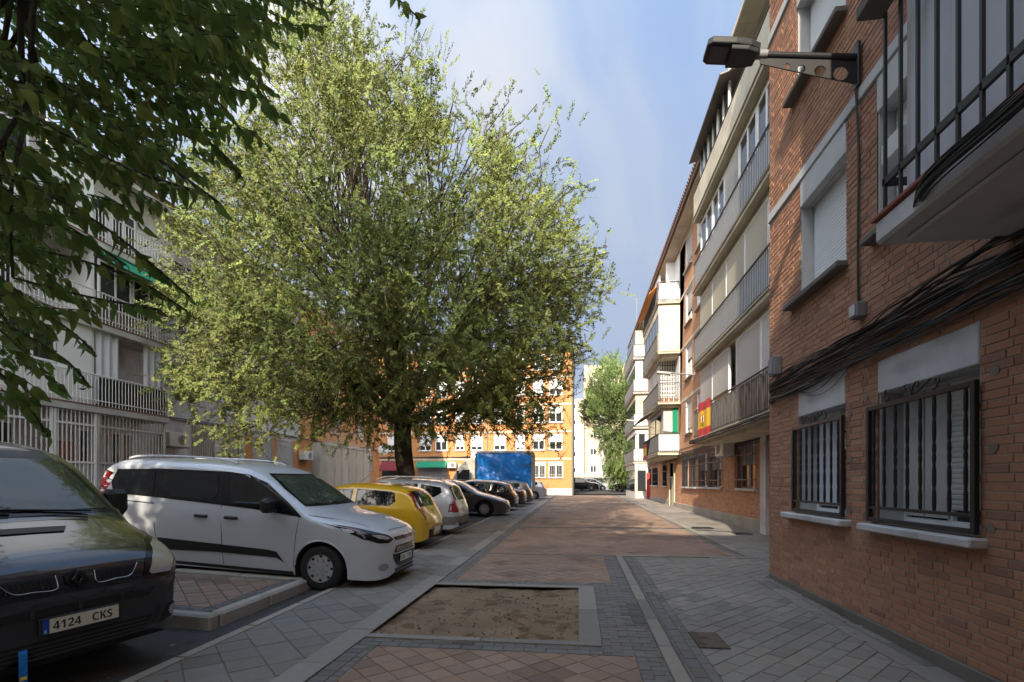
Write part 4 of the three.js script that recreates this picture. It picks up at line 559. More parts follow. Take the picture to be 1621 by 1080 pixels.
  cables(t, (r) => { const p = [], o = r(); for (let k = 0; k <= 10; k++) { const d = lerp(17.9, 41, k / 10); p.push(V(X + 0.05 + 0.03 * r(), 4.12 + o * 0.14 + 0.04 * Math.sin(d + o * 6), d)); } return p; }, 4, 33, [0.015, 0.03]);
}
acUnit('air conditioner on grey wall past the barred balconies', -16.45, -16.05, 3.05, 18.6, 19.7, 'x+');
acUnit('air conditioner on brick pier beside the glazed lean-to', -16.45, -16.05, 2.95, 28.8, 29.8, 'x+');

// ---------- orange brick block closing the street ----------
{
  const D = 49.2, t = thing('orange_apartment_block', 'orange brick block facing down the street behind the big tree', 'building', [-8, 0.4, 49.2]);
  const bands = [3.75, 6.35, 8.95, 11.55], TOP = 14.15, cols = [[-4.35, -3.2], [-2.78, -1.52], [-10.35, -9.2], [-8.1, -6.95], [-15.5, -14.3], [-13.9, -12.7], [-18.8, -17.9], [-21, -19.8], [-6, -5.1], [-11.9, -11]], holes = [];
  for (const [a, b] of cols) for (const y of [6.35, 8.95, 11.55, 13.95]) holes.push([a, b, y - 1.65, y - 0.12]);
  const gf = [[-4.35, -3.1], [-2.85, -1.45]].map(([a, b]) => [a, b, 2.05, 3.62]);
  part('wall', [wallD(D, -26, -0.66, -0.2, TOP, [...holes, ...gf], 0.25), box(-26, -0.66, -0.2, TOP, D + 0.26, D + 12)], M.brickSalmon, t);
  part('plinth', [cbox(-6.5, -0.64, -0.1, 1.05, D - 0.04, D + 0.1, 0.01)], M.whiteStone, t); part('corner_strip', box(-0.66, -0.5, -0.1, TOP, D + 0.0, D + 12), M.concreteDark, t);
  for (const y of bands) part('string_course', box(-26, -0.655, y, y + 0.17, D - 0.04, D + 0.05), M.cream, t); part('cornice', box(-26.2, -0.4, TOP, TOP + 0.2, D - 0.3, D + 12.2), M.concrete, t);
  holes.forEach(([a, b, y0, y1], i) => windowUnit(t, 'd', D + 0.1, -1, a, b, y0, y1, { down: 0.3 + 0.7 * hash(i, 9, 1), pitch: 0.08, blind: M.whitePaint, w: 0.08, sill: 0.2, sillMat: M.whiteStone }));
  gf.forEach(([a, b, y0, y1]) => { const f = windowUnit(t, 'd', D + 0.1, -1, a, b, y0, y1, { down: 0.3, pitch: 0.08, w: 0.08, sill: 0.2 }); const n = 9, gr = part('window_grille', [box(a, b, y0 + 0.25, y0 + 0.29, D - 0.06, D - 0.03)], M.whitePaintOld, t), bar = new THREE.CylinderGeometry(0.016, 0.016, y1 - y0 - 0.3, 5); for (let k = 0; k <= n; k++) place('bar', bar, M.whitePaintOld, gr, V(lerp(a, b, k / n), (y0 + y1) / 2 - 0.15, D - 0.045)); });
  // shops with awnings
  const shop = (a, b, name, mat, y0, y1, out) => { const g = box(a, b, -0.012, 0.012, 0, out); g.rotateX(-Math.atan2(y1 - y0, out)); part(name, [g.translate(0, y1, -D + 0), box(a, b, y0 - 0.2, y0 + 0.02, D - out * 0.98, D - out * 0.96)], mat, t); };
  part('shop_opening', box(-19.3, -16.6, 0.4, 3.0, D - 0.02, D - 0.005), std([0.02, 0.02, 0.02], 0.6), t); part('roller_shutter', slats('d', D - 0.02, -1, -15.6, -12.7, 0.4, 3.1, 0.1, 0.02), M.boxGrey, t);
  { const rows = (a, b, y0, y1, out) => strip([[V(a, y0 - 0.18, D - out), V(b, y0 - 0.18, D - out)], [V(a, y0, D - out), V(b, y0, D - out)], [V(a, y1, D - 0.03), V(b, y1, D - 0.03)]]).toNonIndexed(); part('red_awning', rows(-19.3, -16.6, 2.9, 3.7, 0.9), M.maroon, t); part('green_awning', rows(-15.65, -12.65, 3.2, 3.66, 0.8), M.green, t); }
  part('shop_fascia', box(-11.6, -10.2, 0.4, 3.4, D - 0.03, D - 0.006), M.cream, t);
  cables(t, (r) => { const p = [], o = r(); for (let k = 0; k <= 8; k++) p.push(V(lerp(-20, -10.4, k / 8), 3.95 + o * 0.2 + 0.04 * Math.sin(k * 2 + o * 6), D - 0.05 - 0.04 * r())); return p; }, 4, 12, [0.02, 0.035]);
  part('downpipe', [rod(V(-8.75, 3.9, D - 0.06), V(-8.75, 13.8, D - 0.06), 0.05, 6)], M.boxGrey, t);
}
acUnit('air conditioner beneath a window above the blue lorry body', -8.0, -7.1, 3.98, 48.65, 49.1, 'd');
acUnit('air conditioner at the edge of the sunlit orange wall', -10.2, -9.3, 3.98, 48.65, 49.1, 'd');
acUnit('air conditioner beside the green shop awning', -12.55, -11.7, 3.0, 48.65, 49.1, 'd');
{ const t = thing('satellite_dish', 'white satellite dish on the brick corner near the red awning', 'dish', [-16.35, 3.6, 40.9]); const g = new THREE.SphereGeometry(0.75, 16, 8, 0, 6.283, 0, 0.62).translate(0, -0.72, 0); part('dish', g.rotateX(1.25).rotateY(0.5).translate(-15.9, 4.3, -40.8), std([0.7, 0.7, 0.68], 0.5, { side: THREE.DoubleSide }), t); part('mount', rod(V(-16.5, 3.9, 40.9), V(-15.95, 4.2, 40.85), 0.03, 6), M.boxGrey, t); }

// unseen block added behind the viewpoint to cast shade over the near street
{
  const t = thing('added_shade_block', 'unseen brick block added behind the viewpoint to shade the near street', 'building', [-3, 0, -14]), hs = []; for (let i = 0; i < 6; i++) for (let k = 0; k < 4; k++) hs.push([-8 + k * 2.7, -6.6 + k * 2.7, 1.4 + i * 2.75, 2.7 + i * 2.75]);
  part('wall', [box(-10.6, 3.0, -0.5, 17.4, -26, -14.26), wallD(-14.25, -10.6, 3.0, -0.5, 17.4, hs, 0.25)], M.brickFar, t); hs.forEach(([a, b, y0, y1]) => windowUnit(t, 'd', -14.1, 1, a, b, y0, y1, { down: 0.5 })); part('roof', box(-10.9, 3.2, 17.4, 17.65, -26.3, -13.7), M.roofTile, t);
}

// ---------- pale slab blocks beyond the road ----------
{
  const t = thing('beige_tower_block', 'tall pale cream block beyond the hedge at the far end', 'building', [6, 0.6, 86]); const D = 86, cream2 = std([0.7, 0.62, 0.44], 0.9, { map: T.stain }), grey2 = std([0.5, 0.48, 0.46], 0.9);
  const holes = []; for (let i = 0; i < 6; i++) { const y = 3.2 + i * 2.85; for (const [a, b] of [[1.9, 2.9], [4.6, 6.0], [8.0, 9.0], [11, 12.2]]) holes.push([a, b, y, y + 1.25]); }
  part('wall', [wallD(D, 0.9, 16, 0.3, 20.8, holes, 0.3), box(0.9, 16, 0.3, 20.8, D + 0.31, D + 12)], cream2, t); holes.forEach(([a, b, y0, y1], i) => windowUnit(t, 'd', D + 0.12, -1, a, b, y0, y1, { w: 0.09, down: hash(i, 2, 8) * 0.8, pitch: 0.12 }));
  part('recessed_bay', box(3.2, 4.4, 2.4, 18.5, D - 0.02, D - 0.004), grey2, t);
  const h2 = []; for (let i = 0; i < 5; i++) h2.push([-1.6, -0.4, 3.2 + i * 2.6, 4.6 + i * 2.6]); part('lower_wing', [wallD(D - 1, -6, 0.88, 0.3, 15.2, h2, 0.3), box(-6, 0.88, 0.3, 15.2, D - 0.69, D + 10)], cream2, t); h2.forEach(([a, b, y0, y1], i) => windowUnit(t, 'd', D - 0.88, -1, a, b, y0, y1, { w: 0.09, down: 0.5, pitch: 0.12 })); part('grey_panels', Array.from({ length: 4 }, (_, i) => box(-1.6, -0.4, 4.62 + i * 2.6, 5.78 + i * 2.6, D - 1.02, D - 1.005)), grey2, t);
  part('podium', box(-6, 16, 0.3, 2.9, D - 5, D - 1.4), std([0.62, 0.6, 0.5], 0.9, { map: T.stain }), t);
}

// ---------- vehicles ----------
function pchip(pts) { // monotone cubic through points
  const n = pts.length, x = pts.map((p) => p[0]), y = pts.map((p) => p[1]), h = [], s = [], m = [];
  for (let i = 0; i < n - 1; i++) { h[i] = x[i + 1] - x[i]; s[i] = (y[i + 1] - y[i]) / h[i]; }
  m[0] = s[0]; m[n - 1] = s[n - 2]; for (let i = 1; i < n - 1; i++) m[i] = s[i - 1] * s[i] <= 0 ? 0 : 3 * (h[i - 1] + h[i]) / ((2 * h[i] + h[i - 1]) / s[i - 1] + (h[i] + 2 * h[i - 1]) / s[i]);
  return (v) => { if (v <= x[0]) return y[0]; if (v >= x[n - 1]) return y[n - 1]; let i = 0; while (v > x[i + 1]) i++; const t = (v - x[i]) / h[i], t2 = t * t, t3 = t2 * t; return (2 * t3 - 3 * t2 + 1) * y[i] + (t3 - 2 * t2 + t) * h[i] * m[i] + (-2 * t3 + 3 * t2) * y[i + 1] + (t3 - t2) * h[i] * m[i + 1]; };
}
const VM = {
  glass: phys([0.008, 0.009, 0.01], 0.03, { specularIntensity: 1, ior: 1.6 }), glassClear: phys([0.05, 0.065, 0.05], 0.03, { specularIntensity: 1, ior: 1.7 }), black: std([0.012, 0.012, 0.013], 0.55), gloss: phys([0.01, 0.01, 0.011], 0.15), rubber: std([0.014, 0.014, 0.014], 0.85), seam: std([0.012, 0.012, 0.012], 0.8),
  alloy: std([0.5, 0.5, 0.51], 0.32, { metalness: 0.75 }), cap: phys([0.36, 0.36, 0.36], 0.38, { metalness: 0.1 }), chrome: std([0.7, 0.7, 0.7], 0.12, { metalness: 1 }), lampGlass: phys([0.32, 0.33, 0.32], 0.08, { metalness: 0.35, clearcoat: 1 }), lampOld: phys([0.46, 0.43, 0.32], 0.25, { clearcoat: 0.6 }), lampRed: phys([0.22, 0.008, 0.012], 0.12, { clearcoat: 1 }), lampClear: phys([0.4, 0.38, 0.38], 0.1, { clearcoat: 1 }), plate: std([0.7, 0.69, 0.64], 0.5), under: std([0.015, 0.014, 0.013], 0.95), blue: std([0.01, 0.12, 0.42], 0.6), interior: std([0.03, 0.03, 0.032], 0.9),
};
const carPaint = (c, rough = 0.28, metal = 0.0) => phys(c, rough, { metalness: metal, clearcoat: 1, clearcoatRoughness: 0.04 });
function plateTexture(text, old) { const cv = document.createElement('canvas'); cv.width = 520; cv.height = 110; const c = cv.getContext('2d'); c.fillStyle = old ? '#cfc9b4' : '#e4e4df'; c.fillRect(0, 0, 520, 110); c.fillStyle = '#10409a'; c.fillRect(0, 0, 46, 110); c.fillStyle = '#e8e8e8'; c.font = 'bold 30px sans-serif'; c.fillText('E', 13, 98); c.fillStyle = '#171512'; c.font = 'bold 84px sans-serif'; c.textBaseline = 'middle'; c.fillText(text.slice(0, 4), 66, 58); c.fillText(text.slice(5), 320, 58); if (old) { const r = rng(3); for (let i = 0; i < 260; i++) { c.fillStyle = `rgba(70,60,45,${0.15 + 0.4 * r()})`; c.fillRect(r() * 520, r() * 110, 1 + r() * 5, 1 + r() * 3); } } c.strokeStyle = '#333'; c.lineWidth = 4; c.strokeRect(2, 2, 516, 106); const t = new THREE.CanvasTexture(cv); t.colorSpace = THREE.SRGBColorSpace; return new THREE.MeshStandardMaterial({ map: t, roughness: 0.5 }); }
function textMat(text, w, h, font, fg, bg) { const cv = document.createElement('canvas'); cv.width = w; cv.height = h; const c = cv.getContext('2d'); c.fillStyle = bg; c.fillRect(0, 0, w, h); c.fillStyle = fg; c.font = font; c.textAlign = 'center'; c.textBaseline = 'middle'; c.fillText(text, w / 2, h / 2); const t = new THREE.CanvasTexture(cv); t.colorSpace = THREE.SRGBColorSpace; return t; }

function vehicle(name, label, category, group, S) {
  const g = new THREE.Group(); g.name = numbered(name); tag(g, label, category, group); scene.add(g); bases.set(g, new THREE.Vector3());
  const top = pchip(S.top), bot = pchip(S.bot), plan = pchip(S.plan), belt = S.belt, L = S.L, W = S.W, N = 2.5, rr = S.r ?? 0.15, R = S.R, RA = S.RA ?? R + 0.06;
  const hw = (u, y) => { const yT = top(u), yB = bot(u); if (y >= yT || y < yB - 1e-6) return 0; let z = W * plan(u); if (y > belt) z -= S.tumble * (y - belt) + 0.0; else { const k = (belt - y) / (belt - yB); z *= 1 - 0.07 * k * k; } const r = Math.min(rr, (yT - yB) * 0.4), t = (y - (yT - r)) / r; if (t > 0) z *= Math.pow(Math.max(0, 1 - Math.pow(t, N)), 1 / N); return Math.max(0, z); };
  const arch = (u) => { let a = -1; for (const w of S.wheels) { const k = RA * RA - (u - w) ** 2; if (k > 0) a = R + Math.sqrt(k); } return a; };
  const P = (u, y, z) => new THREE.Vector3(L / 2 - u, y, z);
  const us = new Set([0, 0.006, 0.015, 0.03, 0.045, 0.06, 0.08, 0.1, 0.13, 0.16, 0.2, 0.25, 0.3]); for (const k of [...us]) us.add(+(L - k).toFixed(4)); for (let i = 0; i <= 76; i++) us.add(+(L * i / 76).toFixed(4)); for (const w of S.wheels) { for (let i = 0; i <= 22; i++) us.add(+(w + RA * 0.9995 * Math.cos(Math.PI * i / 22)).toFixed(5)); us.add(+(w + RA + 0.001).toFixed(5)); us.add(+(w - RA - 0.001).toFixed(5)); }
  const U = [...us].filter((u) => u >= 0 && u <= L).sort((a, b) => a - b), rows = [], floor = [];
  for (const u of U) { const yT = top(u), yB = bot(u), y0 = Math.max(yB, arch(u)), r = Math.min(rr, (yT - yB) * 0.4), half = [], y1 = Math.max(y0 + 0.01, yT - r); for (let k = 0; k <= 13; k++) half.push(lerp(y0, y1, k / 13)); for (let k = 1; k <= 10; k++) half.push(lerp(y1, yT, Math.sin(k / 10 * Math.PI / 2))); const right = half.map((y, i) => P(u, y, i === half.length - 1 ? 0 : hw(u, y))), left = right.slice(0, -1).reverse().map((p) => new THREE.Vector3(p.x, p.y, -p.z)); rows.push([...right, ...left]); floor.push([right[0].clone(), left[left.length - 1].clone()]); }
  const capRow = (row) => { const n = row.length, h = (n - 1) / 2, q = []; for (let i = 0; i <= h; i++) q.push([row[i], row[n - 1 - i]]); return strip(q).toNonIndexed(); };
  const body = part('body', [strip(rows).toNonIndexed(), capRow(rows[0]), capRow(rows[rows.length - 1])], S.paint, g); part('underbody', strip(floor), VM.under, g);
  const findU = (z, y, rear) => { const st = rear ? -0.01 : 0.01; let u = 0; z = Math.max(0.02, Math.abs(z)); for (let k = 0; k < 40; k++) { u = rear ? L : 0; let ok = false; for (let i = 0; i < (rear ? 130 : (S.nose ?? 250)); i++) { if (hw(u, y) >= z) { ok = true; break; } u += st; } if (ok) break; z *= 0.97; } let lo = u - st, hi = u; for (let i = 0; i < 14; i++) { const m = (lo + hi) / 2; if (hw(m, y) >= z) hi = m; else lo = m; } return hi; };
  const topY = (u, z) => { let lo = bot(u), hi = top(u); lo = (lo + hi) / 2; for (let i = 0; i < 18; i++) { const m = (lo + hi) / 2; if (hw(u, m) >= Math.abs(z)) lo = m; else hi = m; } return lo; };
  const tess = new TessellateModifier(S.tess ?? 0.07, 7);
  const patch = (nm, pts, f, mat, parent = g, uvBox) => { let q = new THREE.ShapeGeometry(new THREE.Shape(pts.map((p) => new THREE.Vector2(p[0], p[1])))).toNonIndexed(); q.deleteAttribute('normal'); q = tess.modify(q); const a = q.attributes.position, uv = q.attributes.uv; for (let i = 0; i < a.count; i++) { const x = a.getX(i), y = a.getY(i), p = f(x, y); a.setXYZ(i, p.x, p.y, p.z); if (uvBox) uv.setXY(i, (x - uvBox[0]) / (uvBox[1] - uvBox[0]), (y - uvBox[2]) / (uvBox[3] - uvBox[2])); } const w = mergeVertices(q, 1e-4); w.computeVertexNormals(); return part(nm, w, mat, parent); };
  const H = { g, P, hw, L, W, top, body,
    side: (nm, pts, mat, eps = 0.006, sides = [1, -1]) => sides.map((s) => patch(nm, s > 0 ? pts : pts, (u, y) => P(u, y, s * (hw(u, y) + eps)), mat)),
    front: (nm, pts, mat, eps = 0.006, uvb) => patch(nm, pts, (z, y) => P(findU(z, y, false) - eps, y, z), mat, g, uvb), rear: (nm, pts, mat, eps = 0.006, uvb) => patch(nm, pts, (z, y) => P(findU(z, y, true) + eps, y, z), mat, g, uvb),
    both: (nm, pts, mat, where, eps) => [1, -1].map((s) => H[where](nm, pts.map(([z, y]) => [s * z, y]), mat, eps)), lid: (nm, pts, mat, eps = 0.006) => patch(nm, pts, (u, z) => P(u, topY(u, z) + eps, z), mat),
    bar: (nm, u0, u1, y0, y1, z0, z1, mat, c = 0.01, parent = g) => { const a = L / 2 - u1, b = L / 2 - u0, q = cbox(a, b, y0, y1, -Math.max(z0, z1), -Math.min(z0, z1), c); return part(nm, q, mat, parent); },
    line: (nm, pts, mat, r, eps, sides = [1, -1]) => sides.map((s) => part(nm, tube(pts.map(([u, y]) => P(u, y, s * (hw(u, y) + eps))), r, pts.length * 8, 5), mat, g)), findU, topY };
  // wheels
  const tp = [[R * 0.62, -0.1], [R * 0.8, -0.105], [R * 0.95, -0.095], [R, -0.065], [R, 0.065], [R * 0.95, 0.095], [R * 0.8, 0.105], [R * 0.62, 0.1]].map((q) => new THREE.Vector2(...q));
  const tyre = new THREE.LatheGeometry(tp, 40).rotateX(Math.PI / 2), dish = new THREE.CylinderGeometry(R * 0.63, R * 0.63, 0.12, 28).rotateX(Math.PI / 2), spoke = []; const ns = S.spokes ?? 7;
  if (S.hubcap) { const s = new THREE.Shape().absarc(0, 0, R * 0.66, 0, Math.PI * 2, false); for (let i = 0; i < 8; i++) { const a = i / 8 * 6.2832, pts = []; for (let k = 0; k < 12; k++) { const t = k / 12 * 6.2832; const rr2 = R * (0.52 + 0.085 * Math.cos(t)), aa = a + (0.16 + 0.05 * Math.cos(t)) * Math.sin(t); pts.push(new THREE.Vector2(rr2 * Math.cos(aa), rr2 * Math.sin(aa))); } s.holes.push(new THREE.Path(pts.reverse())); const q = []; for (let k = 0; k < 10; k++) { const t = k / 10 * 6.2832, rr2 = R * (0.34 + 0.08 * Math.cos(t)), aa = a + 0.39 + 0.1 * Math.sin(t); q.push(new THREE.Vector2(rr2 * Math.cos(aa), rr2 * Math.sin(aa))); } s.holes.push(new THREE.Path(q.reverse())); } spoke.push(new THREE.ExtrudeGeometry(s, { depth: 0.012, bevelEnabled: true, bevelSize: 0.004, bevelThickness: 0.006, bevelSegments: 1, curveSegments: 36 }).translate(0, 0, 0.075)); }
  else { for (let i = 0; i < ns; i++) spoke.push(cbox(-R * 0.075, R * 0.075, R * 0.1, R * 0.62, -0.095, -0.06, 0.008).rotateZ(i / ns * 6.2832)); spoke.push(new THREE.TorusGeometry(R * 0.615, R * 0.04, 6, 32).translate(0, 0, 0.08)); }
  spoke.push(new THREE.CylinderGeometry(R * 0.14, R * 0.16, 0.05, 14).rotateX(Math.PI / 2).translate(0, 0, 0.08)); const face = plain(spoke);
  for (const w of S.wheels) for (const s of [1, -1]) { const m = new THREE.Mesh(tyre, VM.rubber); m.name = 'wheel'; m.castShadow = m.receiveShadow = true; m.position.copy(P(w, R, s * (W * 0.965 - 0.105))); if (s < 0) m.rotation.y = Math.PI; g.add(m); for (const [nm, ge, mt] of [['rim', face, S.hubcap ? VM.cap : VM.alloy], ['brake_disc', dish, VM.under]]) { const k = new THREE.Mesh(ge, mt); k.name = nm; k.castShadow = k.receiveShadow = true; m.add(k); } }
  return H;
}
// stand a vehicle on the car park: nose towards the street (flip false) or away from it; x is the street-side end
function park(H, xEnd, d, yawDeg = 0, flip = false, tilt = true) {
  const L = H.L, yaw = yawDeg * Math.PI / 180 + (flip ? Math.PI : 0), cx = xEnd - L / 2 * Math.cos(yawDeg * Math.PI / 180), cd = d - L / 2 * Math.sin(yawDeg * Math.PI / 180);
  H.g.position.set(cx, groundY(cx, cd) - (tilt ? 0.045 : 0.03), -cd); const tz = tilt ? -Math.atan(CROSS) : 0;
  H.g.quaternion.setFromEuler(new THREE.Euler(Math.atan(cd < 60 ? SLOPE : 0), 0, tz)).multiply(new THREE.Quaternion().setFromAxisAngle(UP, yaw));
}
const inset = (pts, k) => { let cx = 0, cy = 0; for (const p of pts) { cx += p[0] / pts.length; cy += p[1] / pts.length; } return pts.map(([x, y]) => { const l = Math.hypot(x - cx, y - cy); return [x + (cx - x) / l * k, y + (cy - y) / l * k]; }); };
const rectPts = (a, b, c, e) => [[a, c], [b, c], [b, e], [a, e]];

// white people carrier
{
  const paintW = carPaint([0.52, 0.54, 0.57], 0.35);
  const H = vehicle('white_van', 'white passenger van with tinted windows and a black side strip', 'van', null, { L: 4.82, W: 0.92, paint: paintW, belt: 1.06, tumble: 0.17, r: 0.17, R: 0.328, RA: 0.4, wheels: [0.94, 4.0], hubcap: true, tess: 0.05,
    top: [[0, 0.66], [0.02, 0.76], [0.05, 0.83], [0.12, 0.9], [0.3, 0.975], [0.6, 1.055], [1.0, 1.13], [1.12, 1.165], [1.3, 1.28], [1.6, 1.475], [1.9, 1.65], [2.1, 1.745], [2.4, 1.8], [3.0, 1.835], [3.8, 1.84], [4.45, 1.815], [4.62, 1.76], [4.72, 1.62], [4.785, 1.25], [4.82, 0.9]],
    bot: [[0, 0.27], [0.05, 0.2], [0.2, 0.175], [0.6, 0.19], [4.4, 0.22], [4.75, 0.3], [4.82, 0.36]], plan: [[0, 0.4], [0.03, 0.56], [0.08, 0.7], [0.18, 0.83], [0.35, 0.925], [0.6, 0.975], [1, 1], [4.4, 1], [4.66, 0.97], [4.77, 0.92], [4.82, 0.86]] });
  H.side('window_surround', [[1.22, 1.05], [2.0, 1.13], [2.7, 1.17], [3.6, 1.22], [4.42, 1.25], [4.5, 1.42], [4.42, 1.62], [3.7, 1.66], [2.5, 1.66], [2.15, 1.63], [1.85, 1.52], [1.45, 1.24]], VM.gloss, 0.005);
  H.side('front_window', [[1.62, 1.13], [2.3, 1.17], [2.42, 1.3], [2.44, 1.62], [2.2, 1.61], [1.95, 1.52], [1.7, 1.35]], VM.glass, 0.011); H.side('quarter_window', [[1.36, 1.1], [1.55, 1.12], [1.6, 1.28]], VM.glass, 0.011);
  H.side('sliding_door_window', [[2.72, 1.23], [3.4, 1.25], [3.56, 1.36], [3.58, 1.62], [2.66, 1.62], [2.62, 1.32]], VM.glass, 0.011); H.side('rear_side_window', [[3.72, 1.27], [4.36, 1.29], [4.42, 1.4], [4.36, 1.58], [3.74, 1.61]], VM.glass, 0.011);
  H.front('windscreen', [[-0.77, 1.2], [0.77, 1.2], [0.73, 1.45], [0.62, 1.66], [-0.62, 1.66], [-0.73, 1.45]], VM.gloss, 0.006); H.front('windscreen_glass', [[-0.73, 1.235], [0.73, 1.235], [0.68, 1.45], [0.58, 1.635], [-0.58, 1.635], [-0.68, 1.45]], VM.glassClear, 0.011);
  H.rear('rear_window', [[-0.66, 1.15], [0.66, 1.15], [0.6, 1.62], [-0.6, 1.62]], VM.glass, 0.008); H.both('tail_light', [[0.8, 0.95], [0.9, 0.95], [0.84, 1.6], [0.76, 1.6]], VM.lampRed, 'rear', 0.01); H.rear('number_plate', rectPts(-0.26, 0.26, 0.85, 0.96), VM.plate, 0.012);
  H.side('side_strip', [[1.5, 0.37], [1.62, 0.44], [2.6, 0.46], [3.5, 0.44], [3.62, 0.62], [1.78, 0.55], [1.62, 0.53]], VM.black, 0.01); H.side('sill', [[1.36, 0.2], [3.58, 0.235], [3.58, 0.28], [1.36, 0.25]], VM.black, 0.006);
  H.line('door_seam', [[2.5, 0.28], [2.52, 0.7], [2.54, 1.15], [2.56, 1.64]], VM.seam, 0.004, 0.001); H.line('door_seam', [[1.36, 0.3], [1.34, 0.6], [1.3, 0.9], [1.27, 1.08]], VM.seam, 0.004, 0.001); H.line('door_seam', [[3.62, 0.5], [3.66, 0.8], [3.66, 1.22]], VM.seam, 0.004, 0.001); H.line('slide_track', [[3.68, 1.13], [4.1, 1.145], [4.6, 1.16]], VM.seam, 0.008, 0.0);
  H.line('door_seam', [[2.57, 1.66], [2.6, 1.74]], VM.seam, 0.004, 0.001);
  for (const s of [1, -1]) for (const u of [2.36, 2.86]) { const z = H.hw(u, 0.98); H.bar('door_handle', u - 0.11, u + 0.11, 0.965, 1.005, s * (z - 0.01), s * (z + 0.035), VM.black, 0.012); }
  for (const s of [1, -1]) { const z = H.hw(1.72, 1.18); const m = H.bar('mirror', 1.6, 1.76, 1.1, 1.31, s * (z + 0.06), s * (z + 0.27), VM.black, 0.045); H.bar('mirror_arm', 1.63, 1.73, 1.11, 1.15, s * (z - 0.02), s * (z + 0.1), VM.black, 0.01, m); }
  H.both('headlight', [[0.42, 0.76], [0.56, 0.715], [0.72, 0.72], [0.84, 0.78], [0.895, 0.88], [0.905, 0.985], [0.85, 0.965], [0.68, 0.88], [0.5, 0.82]], VM.gloss, 'front', 0.006); H.both('headlight_lens', [[0.5, 0.775], [0.6, 0.762], [0.72, 0.79], [0.78, 0.84], [0.66, 0.84], [0.54, 0.8]], VM.lampGlass, 'front', 0.012); H.both('indicator', [[0.8, 0.85], [0.86, 0.91], [0.88, 0.95], [0.83, 0.92]], VM.lampRed, 'front', 0.012);
  H.front('upper_grille', [[-0.36, 0.74], [0.36, 0.74], [0.4, 0.785], [-0.4, 0.785]], VM.gloss, 0.006); H.front('chrome_bar', [[-0.34, 0.757], [0.34, 0.757], [0.35, 0.768], [-0.35, 0.768]], VM.chrome, 0.012);
  { const e = []; for (let i = 0; i < 20; i++) { const a = i / 20 * 6.283; e.push([0.085 * Math.cos(a), 0.762 + 0.034 * Math.sin(a)]); } H.front('emblem', e, VM.chrome, 0.018); const e2 = e.map(([x, y]) => [x * 0.86, 0.762 + (y - 0.762) * 0.82]); H.front('emblem_face', e2, std([0.02, 0.05, 0.2], 0.3), 0.021); }
  H.front('main_grille', [[-0.3, 0.34], [0.3, 0.34], [0.4, 0.42], [0.46, 0.52], [0.36, 0.65], [-0.36, 0.65], [-0.46, 0.52], [-0.4, 0.42]], VM.gloss, 0.006); for (const y of [0.575, 0.6, 0.625]) H.front('grille_slat', rectPts(-0.37, 0.37, y - 0.006, y + 0.006), VM.chrome, 0.014); H.front('grille_bar', [[-0.45, 0.535], [0.45, 0.535], [0.44, 0.555], [-0.44, 0.555]], paintW, 0.016);
  H.front('lower_intake', [[-0.34, 0.225], [0.34, 0.225], [0.4, 0.31], [-0.4, 0.31]], VM.black, 0.006); for (const y of [0.25, 0.28]) H.front('grille_slat', rectPts(-0.36, 0.36, y - 0.005, y + 0.005), VM.chrome, 0.012);
  H.front('number_plate', rectPts(-0.26, 0.26, 0.4, 0.515), plateTexture('8517 HDD'), 0.02, [-0.26, 0.26, 0.4, 0.515]); { const o = []; for (let i = 0; i < 18; i++) { const a = i / 18 * 6.283; o.push([0.62 + 0.08 * Math.cos(a), 0.36 + 0.055 * Math.sin(a)]); } H.both('fog_lamp', o, VM.lampGlass, 'front', 0.008); }
  H.line('bonnet_seam', [[0.16, 0.86], [0.4, 0.965], [0.8, 1.04], [1.15, 1.08]], VM.seam, 0.004, 0.0); H.lid('bonnet_edge', [[0.115, -0.4], [0.122, -0.4], [0.1, 0], [0.122, 0.4], [0.115, 0.4], [0.093, 0]], VM.seam, 0.003);
  part('wiper', [rod(H.P(1.14, 1.205, -0.55), H.P(1.19, 1.25, 0.1), 0.008, 5), rod(H.P(1.14, 1.205, 0.05), H.P(1.2, 1.25, 0.6), 0.008, 5)], VM.black, H.g); part('aerial', rod(H.P(2.3, 1.78, 0), H.P(2.52, 1.98, 0), 0.005, 5), VM.black, H.g);
  for (const s of [1, -1]) part('roof_rail', tube([H.P(2.5, 1.79, s * 0.62), H.P(2.7, 1.835, s * 0.62), H.P(3.6, 1.86, s * 0.62), H.P(4.3, 1.835, s * 0.61), H.P(4.45, 1.8, s * 0.6)], 0.016, 30, 6), paintW, H.g);
  const ap = []; for (let i = 0; i <= 20; i++) { const a = Math.PI * (0.02 + 0.96 * i / 20); ap.push([0.94 - 0.405 * Math.cos(a), 0.328 + 0.4 * Math.sin(a)]); } H.line('arch_trim', ap, paintW, 0.016, -0.008);
  park(H, -2.74, 7.9, -2);
}
